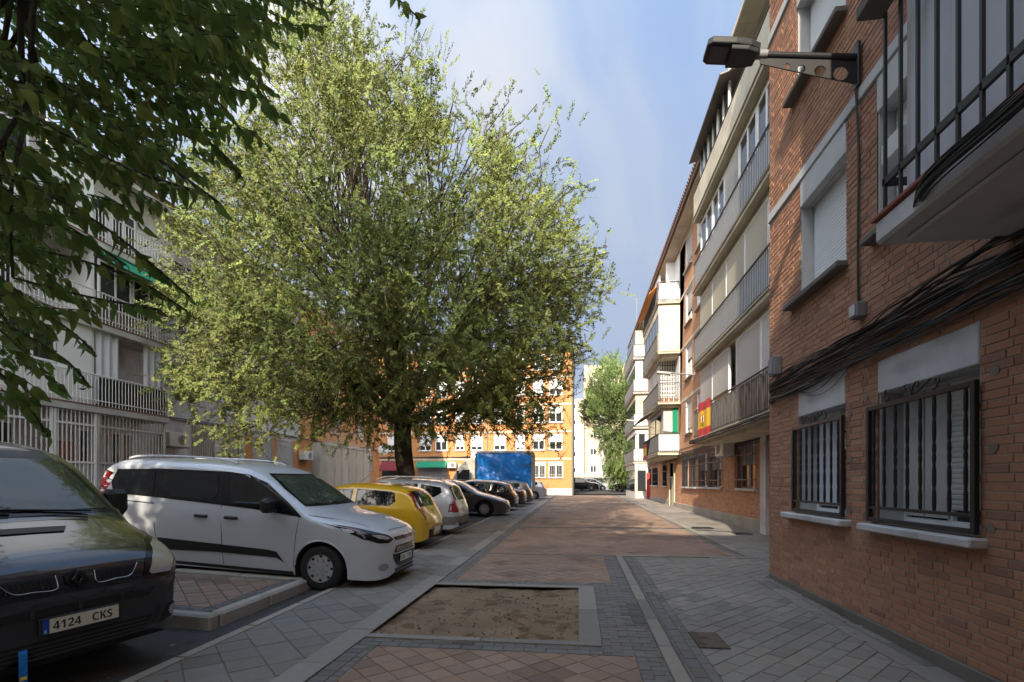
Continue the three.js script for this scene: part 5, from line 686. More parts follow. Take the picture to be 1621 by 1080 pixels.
// black van at the left edge
{
  const pb = carPaint([0.008, 0.01, 0.017], 0.22), matte = std([0.026, 0.026, 0.03], 0.5);
  const H = vehicle('black_van', 'black van with a blue tow strap hanging from its bumper', 'van', null, { L: 4.8, W: 0.95, paint: pb, belt: 1.14, tumble: 0.16, r: 0.17, R: 0.33, RA: 0.4, wheels: [0.88, 4.0], tess: 0.05,
    top: [[0, 0.68], [0.02, 0.78], [0.06, 0.87], [0.14, 0.955], [0.26, 1.02], [0.46, 1.1], [0.7, 1.185], [0.8, 1.225], [0.95, 1.36], [1.2, 1.575], [1.45, 1.775], [1.62, 1.865], [1.9, 1.925], [2.4, 1.955], [4.5, 1.95], [4.68, 1.88], [4.77, 1.6], [4.8, 1.0]],
    bot: [[0, 0.27], [0.05, 0.21], [0.2, 0.18], [0.6, 0.2], [4.4, 0.24], [4.75, 0.32], [4.8, 0.38]], plan: [[0, 0.62], [0.02, 0.73], [0.05, 0.83], [0.09, 0.9], [0.16, 0.95], [0.3, 0.98], [0.6, 1], [4.5, 1], [4.7, 0.97], [4.8, 0.9]] });
  H.front('windscreen', [[-0.84, 1.24], [0.84, 1.24], [0.78, 1.55], [0.68, 1.83], [-0.68, 1.83], [-0.78, 1.55]], VM.gloss, 0.006); H.front('windscreen_glass', [[-0.79, 1.275], [0.79, 1.275], [0.73, 1.53], [0.655, 1.735], [-0.655, 1.735], [-0.73, 1.53]], VM.glassClear, 0.011);
  const vis = textMat('RACING', 1024, 96, 'italic bold 78px sans-serif', '#8a8e96', '#0b0c0e'); H.front('visor_strip', [[-0.655, 1.735], [0.655, 1.735], [0.63, 1.81], [-0.63, 1.81]], new THREE.MeshStandardMaterial({ map: vis, roughness: 0.4 }), 0.012, [-0.7, 0.7, 1.73, 1.815]);
  H.side('front_window', [[1.2, 1.2], [2.25, 1.22], [2.28, 1.72], [1.75, 1.72], [1.45, 1.52]], VM.glass, 0.008); H.side('rear_side_window', [[2.55, 1.24], [3.5, 1.26], [3.5, 1.72], [2.55, 1.72]], VM.glass, 0.008); H.line('door_seam', [[2.36, 0.3], [2.36, 1.0], [2.38, 1.8]], VM.seam, 0.004, 0.001); H.line('door_seam', [[1.29, 0.35], [1.24, 0.8], [1.1, 1.16]], VM.seam, 0.004, 0.001);
  if (0) H.lid('bonnet_cover', [[0.2, -0.62], [0.28, -0.7], [0.66, -0.82], [0.74, -0.5], [0.77, 0], [0.74, 0.5], [0.66, 0.82], [0.28, 0.7], [0.2, 0.62], [0.16, 0]], matte, 0.004); H.lid('bonnet_vent', [[0.5, -0.2], [0.6, -0.27], [0.62, 0.27], [0.52, 0.2]], VM.black, 0.009);
  const eye = [[0.5, 0.73], [0.76, 0.72], [0.86, 0.82], [0.9, 0.97], [0.86, 1.03], [0.72, 1.0], [0.62, 0.93], [0.54, 0.84]]; H.both('headlight_bezel', eye, VM.gloss, 'front', 0.005); H.both('headlight', [[0.55, 0.75], [0.75, 0.74], [0.84, 0.83], [0.88, 0.95], [0.84, 1.0], [0.72, 0.97], [0.63, 0.88]], VM.lampOld, 'front', 0.011); H.both('indicator', [[0.56, 0.735], [0.75, 0.73], [0.79, 0.775], [0.57, 0.775]], VM.lampClear, 'front', 0.016);
  H.both('grille', [[0.13, 0.745], [0.39, 0.755], [0.47, 0.845], [0.13, 0.84]], VM.black, 'front', 0.007); for (const s of [1, -1]) part('grille_trim', tube([[0.13, 0.84], [0.135, 0.75], [0.28, 0.75], [0.39, 0.758], [0.47, 0.845]].map(([z, y]) => H.P(H.findU(z, y, false) - 0.012, y, s * z)), 0.004, 40, 5), VM.chrome, H.g);
  for (const s of [1, -1]) { const mesh = []; for (let i = 0; i < 9; i++) { const z = 0.155 + i * 0.031; mesh.push(rod(H.P(H.findU(z, 0.76, false) - 0.012, 0.755, s * z), H.P(H.findU(z + 0.03, 0.83, false) - 0.012, 0.835, s * (z + 0.03)), 0.003, 4), rod(H.P(H.findU(z, 0.83, false) - 0.012, 0.835, s * z), H.P(H.findU(z + 0.03, 0.76, false) - 0.012, 0.76, s * (z + 0.03)), 0.003, 4)); } part('grille_mesh', mesh, VM.black, H.g); }
  H.front('emblem_plate', [[0, 0.73], [0.075, 0.765], [0.075, 0.835], [0, 0.87], [-0.075, 0.835], [-0.075, 0.765]], VM.gloss, 0.012); { const dm = new THREE.Shape([[0, -0.062], [0.044, 0], [0, 0.062], [-0.044, 0]].map((q) => new THREE.Vector2(...q))); dm.holes.push(new THREE.Path([[0, -0.03], [-0.02, 0], [0, 0.03], [0.02, 0]].map((q) => new THREE.Vector2(...q)))); part('emblem', new THREE.ExtrudeGeometry(dm, { depth: 0.012, bevelEnabled: true, bevelSize: 0.003, bevelThickness: 0.003 }).rotateY(Math.PI / 2).translate(H.P(0, 0, 0).x + 0.0, 0.8, 0), VM.gloss, H.g); }
  H.front('bumper', [[-0.93, 0.3], [0.93, 0.3], [0.94, 0.6], [0.9, 0.69], [0.5, 0.7], [-0.5, 0.7], [-0.9, 0.69], [-0.94, 0.6]], matte, 0.004); H.front('bumper_slot', [[-0.52, 0.565], [0.52, 0.565], [0.6, 0.625], [-0.6, 0.625]], VM.under, 0.009); for (const z of [-0.3, 0, 0.3]) H.front('slot_divider', rectPts(z - 0.012, z + 0.012, 0.56, 0.63), matte, 0.018);
  H.front('lower_intake', [[-0.48, 0.29], [0.48, 0.29], [0.55, 0.4], [-0.55, 0.4]], VM.under, 0.009); for (const y of [0.315, 0.345, 0.375]) H.front('intake_slat', rectPts(-0.5, 0.5, y - 0.007, y + 0.007), matte, 0.02); H.both('fog_recess', [[0.6, 0.3], [0.82, 0.33], [0.84, 0.44], [0.66, 0.43]], VM.under, 'front', 0.009); { const o = []; for (let i = 0; i < 14; i++) { const a = i / 14 * 6.283; o.push([0.77 + 0.04 * Math.cos(a), 0.385 + 0.045 * Math.sin(a)]); } H.both('fog_lamp', o, VM.lampGlass, 'front', 0.018); }
  H.both('bumper_rib', [[0.56, 0.3], [0.6, 0.3], [0.68, 0.44], [0.64, 0.45]], matte, 'front', 0.03); const pu = H.findU(0.26, 0.48, false); H.bar('plate_holder', pu - 0.035, pu + 0.02, 0.435, 0.56, -0.27, 0.27, VM.black, 0.006); { const q = new THREE.PlaneGeometry(0.52, 0.11).rotateY(Math.PI / 2).translate(H.P(pu - 0.041, 0, 0).x, 0.498, 0); part('number_plate', q, plateTexture('4124 CKS', true), H.g); }
  { const zs = 0.36, u0 = H.findU(zs, 0.36, false) - 0.02, w = 0.025, s = []; const loop = [[0, 0.37], [0.03, 0.36], [0.045, 0.3], [0.05, 0.2], [0.04, 0.13], [0.02, 0.115], [0.0, 0.14], [0.01, 0.24], [0.012, 0.33]]; const c = new THREE.CatmullRomCurve3(loop.map(([a, y]) => new THREE.Vector3(a, y, 0))).getPoints(40); part('tow_strap', strip(c.map((q) => [-w, w].map((z) => H.P(u0 - q.x, q.y, zs + z + (q.x * 0.5)))) ), std([0.005, 0.16, 0.5], 0.7, { side: THREE.DoubleSide }), H.g); part('strap_tag', strip([[H.P(u0 - 0.052, 0.205, zs + 0.045), H.P(u0 - 0.052, 0.205, zs + 0.005)], [H.P(u0 - 0.052, 0.18, zs + 0.045), H.P(u0 - 0.052, 0.18, zs + 0.005)]]), std([0.75, 0.6, 0.02], 0.6, { side: THREE.DoubleSide }), H.g); }
  part('wiper', [rod(H.P(0.83, 1.26, -0.6), H.P(0.86, 1.3, 0.05), 0.009, 5), rod(H.P(0.83, 1.26, 0.0), H.P(0.88, 1.31, 0.65), 0.009, 5)], VM.black, H.g);
  for (const s of [1, -1]) { const z = H.hw(1.25, 1.25); H.bar('mirror', 1.16, 1.34, 1.17, 1.44, s * (z + 0.05), s * (z + 0.25), VM.black, 0.045); }
  H.rear('rear_window', [[-0.7, 1.2], [0.7, 1.2], [0.66, 1.75], [-0.66, 1.75]], VM.glass, 0.008); H.both('tail_light', [[0.84, 0.9], [0.92, 0.9], [0.88, 1.3], [0.8, 1.3]], VM.lampRed, 'rear', 0.01);
  park(H, -3.74, 3.46, -12, false, false); H.g.position.y -= 0.04;
}
// hatchbacks, estates and saloons
const SH = {
  hatch: { L: 4.15, W: 0.87, belt: 0.93, tumble: 0.33, r: 0.15, R: 0.31, wheels: [0.85, 3.4], top: [[0, 0.52], [0.03, 0.63], [0.1, 0.72], [0.4, 0.83], [0.9, 0.93], [1.1, 0.98], [1.4, 1.14], [1.75, 1.32], [2.05, 1.42], [2.5, 1.47], [3.2, 1.45], [3.6, 1.39], [3.74, 1.31], [3.88, 1.1], [4.0, 0.93], [4.08, 0.8], [4.15, 0.6]], sides: [[[1.55, 0.97], [2.4, 0.98], [2.42, 1.33], [2.05, 1.31], [1.8, 1.18]], [[2.5, 0.98], [3.3, 1.0], [3.42, 1.1], [3.38, 1.27], [3.3, 1.31], [2.5, 1.34]]], ws: [1.02, 1.38], rw: [1.0, 1.33], tail: [[0.56, 0.74], [0.66, 0.72], [0.8, 1.0], [0.72, 1.3], [0.6, 1.3], [0.62, 1.0]] },
  mpv: { L: 4.4, W: 0.88, belt: 0.95, tumble: 0.28, r: 0.16, R: 0.32, wheels: [0.88, 3.55], top: [[0, 0.55], [0.03, 0.66], [0.1, 0.76], [0.4, 0.88], [0.85, 0.98], [1.0, 1.02], [1.35, 1.2], [1.75, 1.42], [2.05, 1.52], [2.5, 1.57], [3.5, 1.55], [3.9, 1.49], [4.05, 1.42], [4.18, 1.2], [4.3, 0.95], [4.36, 0.8], [4.4, 0.6]], sides: [[[1.4, 1.0], [2.3, 1.02], [2.32, 1.43], [2.0, 1.42], [1.7, 1.27]], [[2.4, 1.02], [3.15, 1.03], [3.2, 1.43], [2.4, 1.44]], [[3.28, 1.04], [3.7, 1.08], [3.9, 1.22], [3.85, 1.36], [3.28, 1.43]]], ws: [1.06, 1.48], rw: [1.02, 1.42], tail: [[0.64, 0.68], [0.84, 0.68], [0.84, 0.9], [0.78, 1.02], [0.68, 0.98]], rails: true },
  sedan: { L: 4.65, W: 0.89, belt: 0.93, tumble: 0.34, r: 0.15, R: 0.325, wheels: [0.95, 3.7], top: [[0, 0.5], [0.03, 0.6], [0.1, 0.69], [0.5, 0.84], [1.0, 0.95], [1.25, 1.0], [1.6, 1.18], [1.95, 1.34], [2.2, 1.42], [2.6, 1.46], [3.2, 1.43], [3.5, 1.35], [3.9, 1.14], [4.15, 1.04], [4.5, 1.0], [4.6, 0.85], [4.65, 0.6]], sides: [[[1.7, 0.98], [2.55, 1.0], [2.56, 1.34], [2.2, 1.32], [1.95, 1.19]], [[2.64, 1.0], [3.3, 1.01], [3.62, 1.06], [3.35, 1.24], [3.1, 1.33], [2.64, 1.35]]], ws: [1.04, 1.38], rw: [1.08, 1.36], tail: [[0.5, 0.78], [0.83, 0.76], [0.84, 0.92], [0.6, 0.94]] },
  wagon: { L: 4.5, W: 0.89, belt: 0.94, tumble: 0.32, r: 0.15, R: 0.32, wheels: [0.9, 3.6], top: [[0, 0.52], [0.03, 0.62], [0.1, 0.71], [0.5, 0.85], [1.0, 0.96], [1.2, 1.0], [1.55, 1.18], [1.9, 1.36], [2.15, 1.44], [2.6, 1.48], [3.4, 1.46], [3.9, 1.4], [4.08, 1.31], [4.22, 1.1], [4.36, 0.92], [4.46, 0.8], [4.5, 0.6]], sides: [[[1.65, 0.98], [2.5, 1.0], [2.52, 1.36], [2.15, 1.34], [1.9, 1.21]], [[2.6, 1.0], [3.3, 1.02], [3.32, 1.37], [2.6, 1.37]], [[3.4, 1.04], [3.75, 1.1], [3.85, 1.22], [3.75, 1.33], [3.4, 1.36]]], ws: [1.04, 1.4], rw: [1.0, 1.33], tail: [[0.5, 0.78], [0.84, 0.76], [0.84, 0.95], [0.66, 0.96]] },
  suv: { L: 4.5, W: 0.92, belt: 1.05, tumble: 0.25, r: 0.16, R: 0.36, wheels: [0.92, 3.6], top: [[0, 0.65], [0.03, 0.78], [0.1, 0.9], [0.5, 1.02], [1.05, 1.1], [1.2, 1.14], [1.5, 1.34], [1.85, 1.55], [2.1, 1.63], [2.6, 1.68], [3.7, 1.66], [4.1, 1.6], [4.25, 1.5], [4.38, 1.1], [4.46, 0.95], [4.5, 0.7]], sides: [[[1.6, 1.12], [2.4, 1.13], [2.42, 1.53], [2.1, 1.52], [1.85, 1.4]], [[2.5, 1.13], [3.2, 1.14], [3.22, 1.54], [2.5, 1.55]], [[3.3, 1.15], [3.9, 1.18], [3.95, 1.45], [3.3, 1.53]]], ws: [1.18, 1.58], rw: [1.15, 1.52], tail: [[0.7, 0.95], [0.86, 0.95], [0.84, 1.3], [0.74, 1.3]] },
};
function car(kind, name, label, paintM, o = {}) {
  const k = SH[kind], bot = [[0, 0.24], [0.08, 0.19], [0.3, 0.17], [k.L - 0.4, 0.2], [k.L - 0.05, 0.28], [k.L, 0.34]], Lk = k.L;
  const plan = [[0, 0.42], [0.03, 0.57], [0.09, 0.72], [0.2, 0.85], [0.4, 0.94], [0.7, 0.985], [1.1, 1], [Lk - 0.9, 1], [Lk - 0.35, 0.97], [Lk - 0.16, 0.91], [Lk - 0.06, 0.8], [Lk, 0.6]];
  const H = vehicle(name, label, o.cat ?? 'car', o.group ?? 'cars parked across the street side', { ...k, bot, plan, paint: paintM, spokes: o.spokes ?? 10 });
  for (const w of k.sides) { H.side('window_trim', w, VM.gloss, 0.005); H.side('side_window', inset(w, 0.035), VM.glass, 0.009); }
  const [w0, w1] = k.ws, a = H.hw, zz = (y) => (H.W - k.tumble * (y - k.belt)) * 0.9;
  H.front('windscreen', [[-zz(w0), w0], [zz(w0), w0], [zz(w1) * 0.97, w1], [-zz(w1) * 0.97, w1]], VM.glassClear, 0.008); const [r0, r1] = k.rw; H.rear('rear_window', [[-zz(r0) * 0.9, r0], [zz(r0) * 0.9, r0], [zz(r1) * 0.93, r1], [-zz(r1) * 0.93, r1]], VM.glass, 0.008);
  H.both('tail_light', k.tail, VM.lampRed, 'rear', 0.008); if (kind === 'hatch') H.both('reversing_light', [[0.66, 0.96], [0.76, 0.96], [0.74, 1.08], [0.66, 1.08]], VM.lampClear, 'rear', 0.013);
  const hy = H.top(0.25) - 0.06; H.both('headlight', [[0.48, hy - 0.1], [0.62, hy - 0.12], [0.8, hy - 0.02], [0.84, hy + 0.06], [0.7, hy + 0.02]], VM.lampGlass, 'front', 0.008); H.front('grille', [[-0.4, 0.34], [0.4, 0.34], [0.48, 0.5], [-0.48, 0.5]], VM.black, 0.006); H.front('number_plate', rectPts(-0.26, 0.26, 0.4, 0.5), VM.plate, 0.014);
  const py = kind === 'hatch' ? 0.42 : kind === 'sedan' ? 0.62 : 0.7; H.rear('number_plate', rectPts(-0.26, 0.26, py, py + 0.11), VM.plate, 0.012); H.rear('bumper_insert', rectPts(kind === 'hatch' ? 0.3 : -0.6, kind === 'hatch' ? 0.56 : 0.6, 0.32, kind === 'hatch' ? 0.5 : 0.38), VM.black, 0.008); if (kind === 'hatch') H.rear('bumper_insert', rectPts(-0.56, -0.3, 0.32, 0.5), VM.black, 0.008);
  if (o.bumper) { H.rear('bumper', [[-0.82, 0.34], [0.82, 0.34], [0.86, 0.58], [-0.86, 0.58]], o.bumper, 0.006); H.side('bumper_side', [[Lk - 0.75, 0.3], [Lk - 0.1, 0.34], [Lk - 0.1, 0.56], [Lk - 0.7, 0.56]], o.bumper, 0.006); }
  const dm = k.sides[0][1][0] + 0.05; H.line('door_seam', [[dm, 0.24], [dm + 0.01, 0.7], [dm + 0.02, k.belt + 0.05]], VM.seam, 0.004, 0.001); H.line('door_seam', [[1.35, 0.3], [1.34, 0.6], [1.4, k.belt]], VM.seam, 0.004, 0.001); for (const s of [1, -1]) { const z = H.hw(dm - 0.15, 0.82); H.bar('door_handle', dm - 0.27, dm - 0.08, 0.81, 0.84, s * (z - 0.01), s * (z + 0.025), paintM, 0.008); const zm = H.hw(1.6, k.belt + 0.02); H.bar('mirror', 1.58, 1.72, k.belt + 0.02, k.belt + 0.16, s * (zm + 0.02), s * (zm + 0.2), o.mirror ?? paintM, 0.03); }
  H.line('side_crease', [[0.9, 0.72], [1.8, 0.74], [Lk - 0.9, 0.78], [Lk - 0.4, 0.8]], paintM, 0.006, -0.002); H.side('sill_trim', [[1.3, 0.22], [Lk - 1.2, 0.235], [Lk - 1.2, 0.28], [1.3, 0.27]], VM.black, 0.006); H.rear('emblem', rectPts(-0.05, 0.05, k.rw[0] - 0.13, k.rw[0] - 0.06), VM.chrome, 0.01); part('rear_wiper', rod(H.P(H.findU(0.02, k.rw[0] + 0.03, true) + 0.02, k.rw[0] + 0.03, 0), H.P(H.findU(0.3, k.rw[0] + 0.1, true) + 0.02, k.rw[0] + 0.1, 0.32), 0.008, 5), VM.black, H.g);
  H.rear('lid_seam', [[-0.7, 0.62], [0.7, 0.62], [0.7, 0.628], [-0.7, 0.628]], VM.seam, 0.004);
  if (k.rails) for (const s of [1, -1]) part('roof_rail', tube([H.P(1.95, 1.5, s * 0.64), H.P(2.2, 1.58, s * 0.63), H.P(3.2, 1.605, s * 0.62), H.P(3.8, 1.56, s * 0.61), H.P(3.95, 1.49, s * 0.6)], 0.018, 30, 6), VM.alloy, H.g);
  part('aerial', rod(H.P(kind === 'mpv' ? 3.7 : 2.2, H.top(kind === 'mpv' ? 3.7 : 2.2) - 0.01, 0), H.P(kind === 'mpv' ? 3.95 : 2.45, H.top(2.4) + 0.16, 0), 0.005, 5), VM.black, H.g);
  return H;
}
park(car('hatch', 'yellow_hatchback', 'bright yellow three-door hatchback with tall red tail lights', carPaint([0.62, 0.36, 0.012], 0.3)), -3.3, 11.75, 0, true);
park(car('mpv', 'silver_estate_car', 'pale silver estate with roof rails and grey bumper beside the yellow hatchback', carPaint([0.5, 0.53, 0.58], 0.3, 0.2), { bumper: std([0.16, 0.155, 0.15], 0.5) }), -3.3, 14.75, 0, true);
park(car('sedan', 'grey_saloon', 'dark grey saloon parked nose out with multi-spoke wheels', carPaint([0.085, 0.085, 0.09], 0.3, 0.4), { spokes: 14 }), -2.95, 21.9, 2);
park(car('wagon', 'black_estate_car', 'black estate car beside the dark grey saloon', carPaint([0.012, 0.011, 0.013], 0.25)), -3.0, 25.2, 0, true);
park(car('sedan', 'dark_red_saloon', 'very dark saloon with bright red tail lights near the blue lorry', carPaint([0.03, 0.008, 0.009], 0.25)), -2.9, 28.4, 0, true);
park(car('hatch', 'dark_hatchback', 'dark hatchback tucked beside the blue lorry', carPaint([0.03, 0.03, 0.034], 0.25)), -2.75, 31.0, 0, true);
park(car('wagon', 'silver_estate_car', 'silver estate car beyond the blue lorry', carPaint([0.4, 0.4, 0.42], 0.3, 0.3)), -2.35, 38.5, 0, true);
{ const H = car('suv', 'black_suv', 'black SUV parked before the hedge across the road', carPaint([0.01, 0.011, 0.013], 0.25), { group: 'cars before the hedge' }); park(H, 2.45, 64, 0, false, false); }
{ const H = car('sedan', 'dark_green_saloon', 'dark saloon parked before the hedge facing the black SUV', carPaint([0.03, 0.036, 0.036], 0.25), { group: 'cars before the hedge' }); park(H, 8.3, 64, 0, true, false); }
{ const H = car('mpv', 'white_car', 'white car half hidden behind the black SUV', carPaint([0.6, 0.6, 0.62], 0.3), { group: 'cars before the hedge' }); park(H, 3.9, 67.2, 0, false, false); }
// lorry with blue tarpaulin body
{
  const g = thing('blue_lorry', 'lorry with a blue tarpaulin body and white cab', 'lorry', [-5.3, groundY(-5.3, 34) - 0.03, 34]); const y0 = groundY(-5.3, 34), d0 = 33.0, d1 = 35.2, x0 = -6.55, x1 = -3.0, yb = y0 + 0.85, yt = y0 + 3.05;
  const tarp = []; { const rows = []; for (let j = 0; j <= 30; j++) { const row = []; for (let i = 0; i <= 50; i++) { const x = lerp(x0 + 0.05, x1 - 0.05, i / 50), y = lerp(yb, yt, j / 30), e = Math.min(1, i / 4, (50 - i) / 4, j / 3, (30 - j) / 3); row.push(Object.assign(V(x, y, d0 - 0.02 - 0.07 * e * (fbm(x * 1.6 + y * 0.9, y * 2.2 - x * 0.5, 4, 14) - 0.2) + 0.02 * Math.sin(x * 3 + y * 5)), { u: x, v: y })); } rows.push(row); } tarp.push(strip(rows)); }
  part('tarpaulin', [...tarp.map((q) => q.toNonIndexed()), box(x0, x1, yb, yt - 0.02, d0 + 0.03, d1)], phys([0.004, 0.13, 0.42], 0.28, { clearcoat: 0.5 }), g);
  part('roof_frame', [cbox(x0 - 0.02, x1 + 0.03, yt, yt + 0.16, d0 - 0.05, d1 + 0.05, 0.03)], M.boxGrey, g); part('rear_frame', cbox(x1, x1 + 0.06, yb - 0.2, yt, d0 - 0.04, d1 + 0.04, 0.01), M.boxGrey, g); part('headboard', cbox(x0 - 0.08, x0 - 0.005, yb - 0.1, yt, d0 - 0.03, d1 + 0.03, 0.01), VM.black, g); part('chassis', box(x0 - 1.4, x1, y0 + 0.45, yb - 0.02, d0 + 0.25, d1 - 0.25), VM.under, g);
  const cs = new THREE.Shape([[0, 0.5], [0, 2.75], [-0.35, 2.7], [-0.75, 2.45], [-1.1, 2.05], [-1.35, 1.55], [-1.45, 1.35], [-1.5, 0.9], [-1.48, 0.5]].map(([a, b]) => new THREE.Vector2(a, b))); part('cab', new THREE.ExtrudeGeometry(cs, { depth: 1.9, bevelEnabled: true, bevelSize: 0.05, bevelThickness: 0.06, bevelSegments: 3 }).translate(x0 - 0.18, y0, -d1 + 0.12), std([0.55, 0.53, 0.48], 0.5, { map: T.stain }), g);
  const wn = new THREE.Shape([[-0.25, 1.35], [-0.25, 2.0], [-0.7, 2.0], [-1.0, 1.7], [-1.1, 1.4]].map(([a, b]) => new THREE.Vector2(a, b))); part('cab_window', new THREE.ExtrudeGeometry(wn, { depth: 0.012, bevelEnabled: false }).translate(x0 - 0.18, y0, -d0 + 0.18), VM.glass, g); part('mirror', cbox(x0 - 1.28, x0 - 1.12, y0 + 1.55, y0 + 1.95, d0 - 0.3, d0 - 0.2, 0.03), VM.black, g);
  for (const x of [x0 - 0.9, x1 - 0.9]) for (const d of [d0 + 0.2, d1 - 0.2]) { const w = part('wheel', new THREE.CylinderGeometry(0.4, 0.4, 0.25, 24).rotateX(Math.PI / 2).translate(x, y0 + 0.37, -d), VM.rubber, g); part('rim', new THREE.CylinderGeometry(0.22, 0.22, 0.27, 18).rotateX(Math.PI / 2).translate(x, y0 + 0.37, -d), VM.alloy, w); }
}

// ---------- trees ----------
const leafMat = (c, tr = 0) => !tr ? std(c, 0.7, { side: THREE.DoubleSide }) : phys(c, 0.75, { side: THREE.DoubleSide, transmission: tr, thickness: 0, specularIntensity: 0.35 });
function leafShape(len, wid, fold = 0.25, n = 5, droop = 0.2) { // ovate leaf folded on its midrib, base at the origin, tip along +y
  const p = [], ix = []; const half = (t) => wid * 0.5 * Math.pow(Math.sin(Math.PI * Math.pow(t, 0.75)), 0.85);
  for (let i = 0; i <= n; i++) { const t = i / n, w = half(t) * (1 + (i & 1 ? 0.08 : -0.04)), z = -droop * len * t * t; p.push(-w, t * len, z + fold * w, 0, t * len, z, w, t * len, z + fold * w); }
  for (let i = 0; i < n; i++) { const a = i * 3, b = a + 3; ix.push(a, a + 1, b, b, a + 1, b + 1, a + 1, a + 2, b + 1, b + 1, a + 2, b + 2); }
  const g = new THREE.BufferGeometry(); g.setAttribute('position', new THREE.Float32BufferAttribute(p, 3)); g.setIndex(ix); g.computeVertexNormals(); return g.toNonIndexed();
}
function tinyLeaf(len, wid) { const g = new THREE.BufferGeometry(); g.setAttribute('position', new THREE.Float32BufferAttribute([0, 0, 0, wid / 2, len * 0.45, len * 0.1, 0, len, 0, 0, 0, 0, 0, len, 0, -wid / 2, len * 0.45, len * 0.1], 3)); g.computeVertexNormals(); return g; }
function sprig(r, len, n, leaf) { // leaves set alternately along a shoot that points to +y
  const out = [], m = new THREE.Matrix4(), q = new THREE.Quaternion();
  for (let i = 0; i < n; i++) { const t = (i + 0.5) / n, s = (0.75 + 0.5 * r()) * (t > 0.9 ? 0.7 : 1), side = i & 1 ? 1 : -1; q.setFromEuler(new THREE.Euler((r() - 0.5) * 1.6, r() * 0.9 + (side > 0 ? 0 : Math.PI), -(0.7 + 0.5 * r()), 'YXZ')); m.compose(new THREE.Vector3((r() - 0.5) * 0.05 * len, t * len, (r() - 0.5) * 0.05 * len), q, new THREE.Vector3(s, s, s)); out.push(leaf.clone().applyMatrix4(m)); }
  return mergeGeometries(out);
}
function instanced(parent, name, geo, mat, items, kind = 'stuff') { // items: [matrix, color]
  const im = new THREE.InstancedMesh(geo, mat, items.length); items.forEach(([m, c], i) => { im.setMatrixAt(i, m); im.setColorAt(i, c); }); im.name = name; im.castShadow = im.receiveShadow = true; im.userData.kind = kind; parent.add(im); return im;
}
function inPoly(p, x, y) { let c = false; for (let i = 0, j = p.length - 1; i < p.length; j = i++) if ((p[i][1] > y) !== (p[j][1] > y) && x < (p[j][0] - p[i][0]) * (y - p[i][1]) / (p[j][1] - p[i][1]) + p[i][0]) c = !c; return c; }
function limb(a, b, r0, r1, r, sag = 0.1, seg = 10) { const n = 5, pts = []; const len = a.distanceTo(b); for (let i = 0; i <= n; i++) { const t = i / n, p = a.clone().lerp(b, t); if (i && i < n) p.add(new THREE.Vector3((r() - 0.5) * len * 0.09, Math.sin(t * Math.PI) * len * sag, (r() - 0.5) * len * 0.09)); pts.push(p); } const g = new THREE.TubeGeometry(new THREE.CatmullRomCurve3(pts), seg, 1, 7), pos = g.attributes.position, c = new THREE.CatmullRomCurve3(pts); for (let i = 0; i <= seg; i++) { const o = c.getPointAt(i / seg), rad = lerp(r0, r1, i / seg); for (let k = 0; k <= 7; k++) { const id = i * 8 + k; pos.setXYZ(id, o.x + (pos.getX(id) - o.x) * rad, o.y + (pos.getY(id) - o.y) * rad, o.z + (pos.getZ(id) - o.z) * rad); } } g.computeVertexNormals(); return g; }

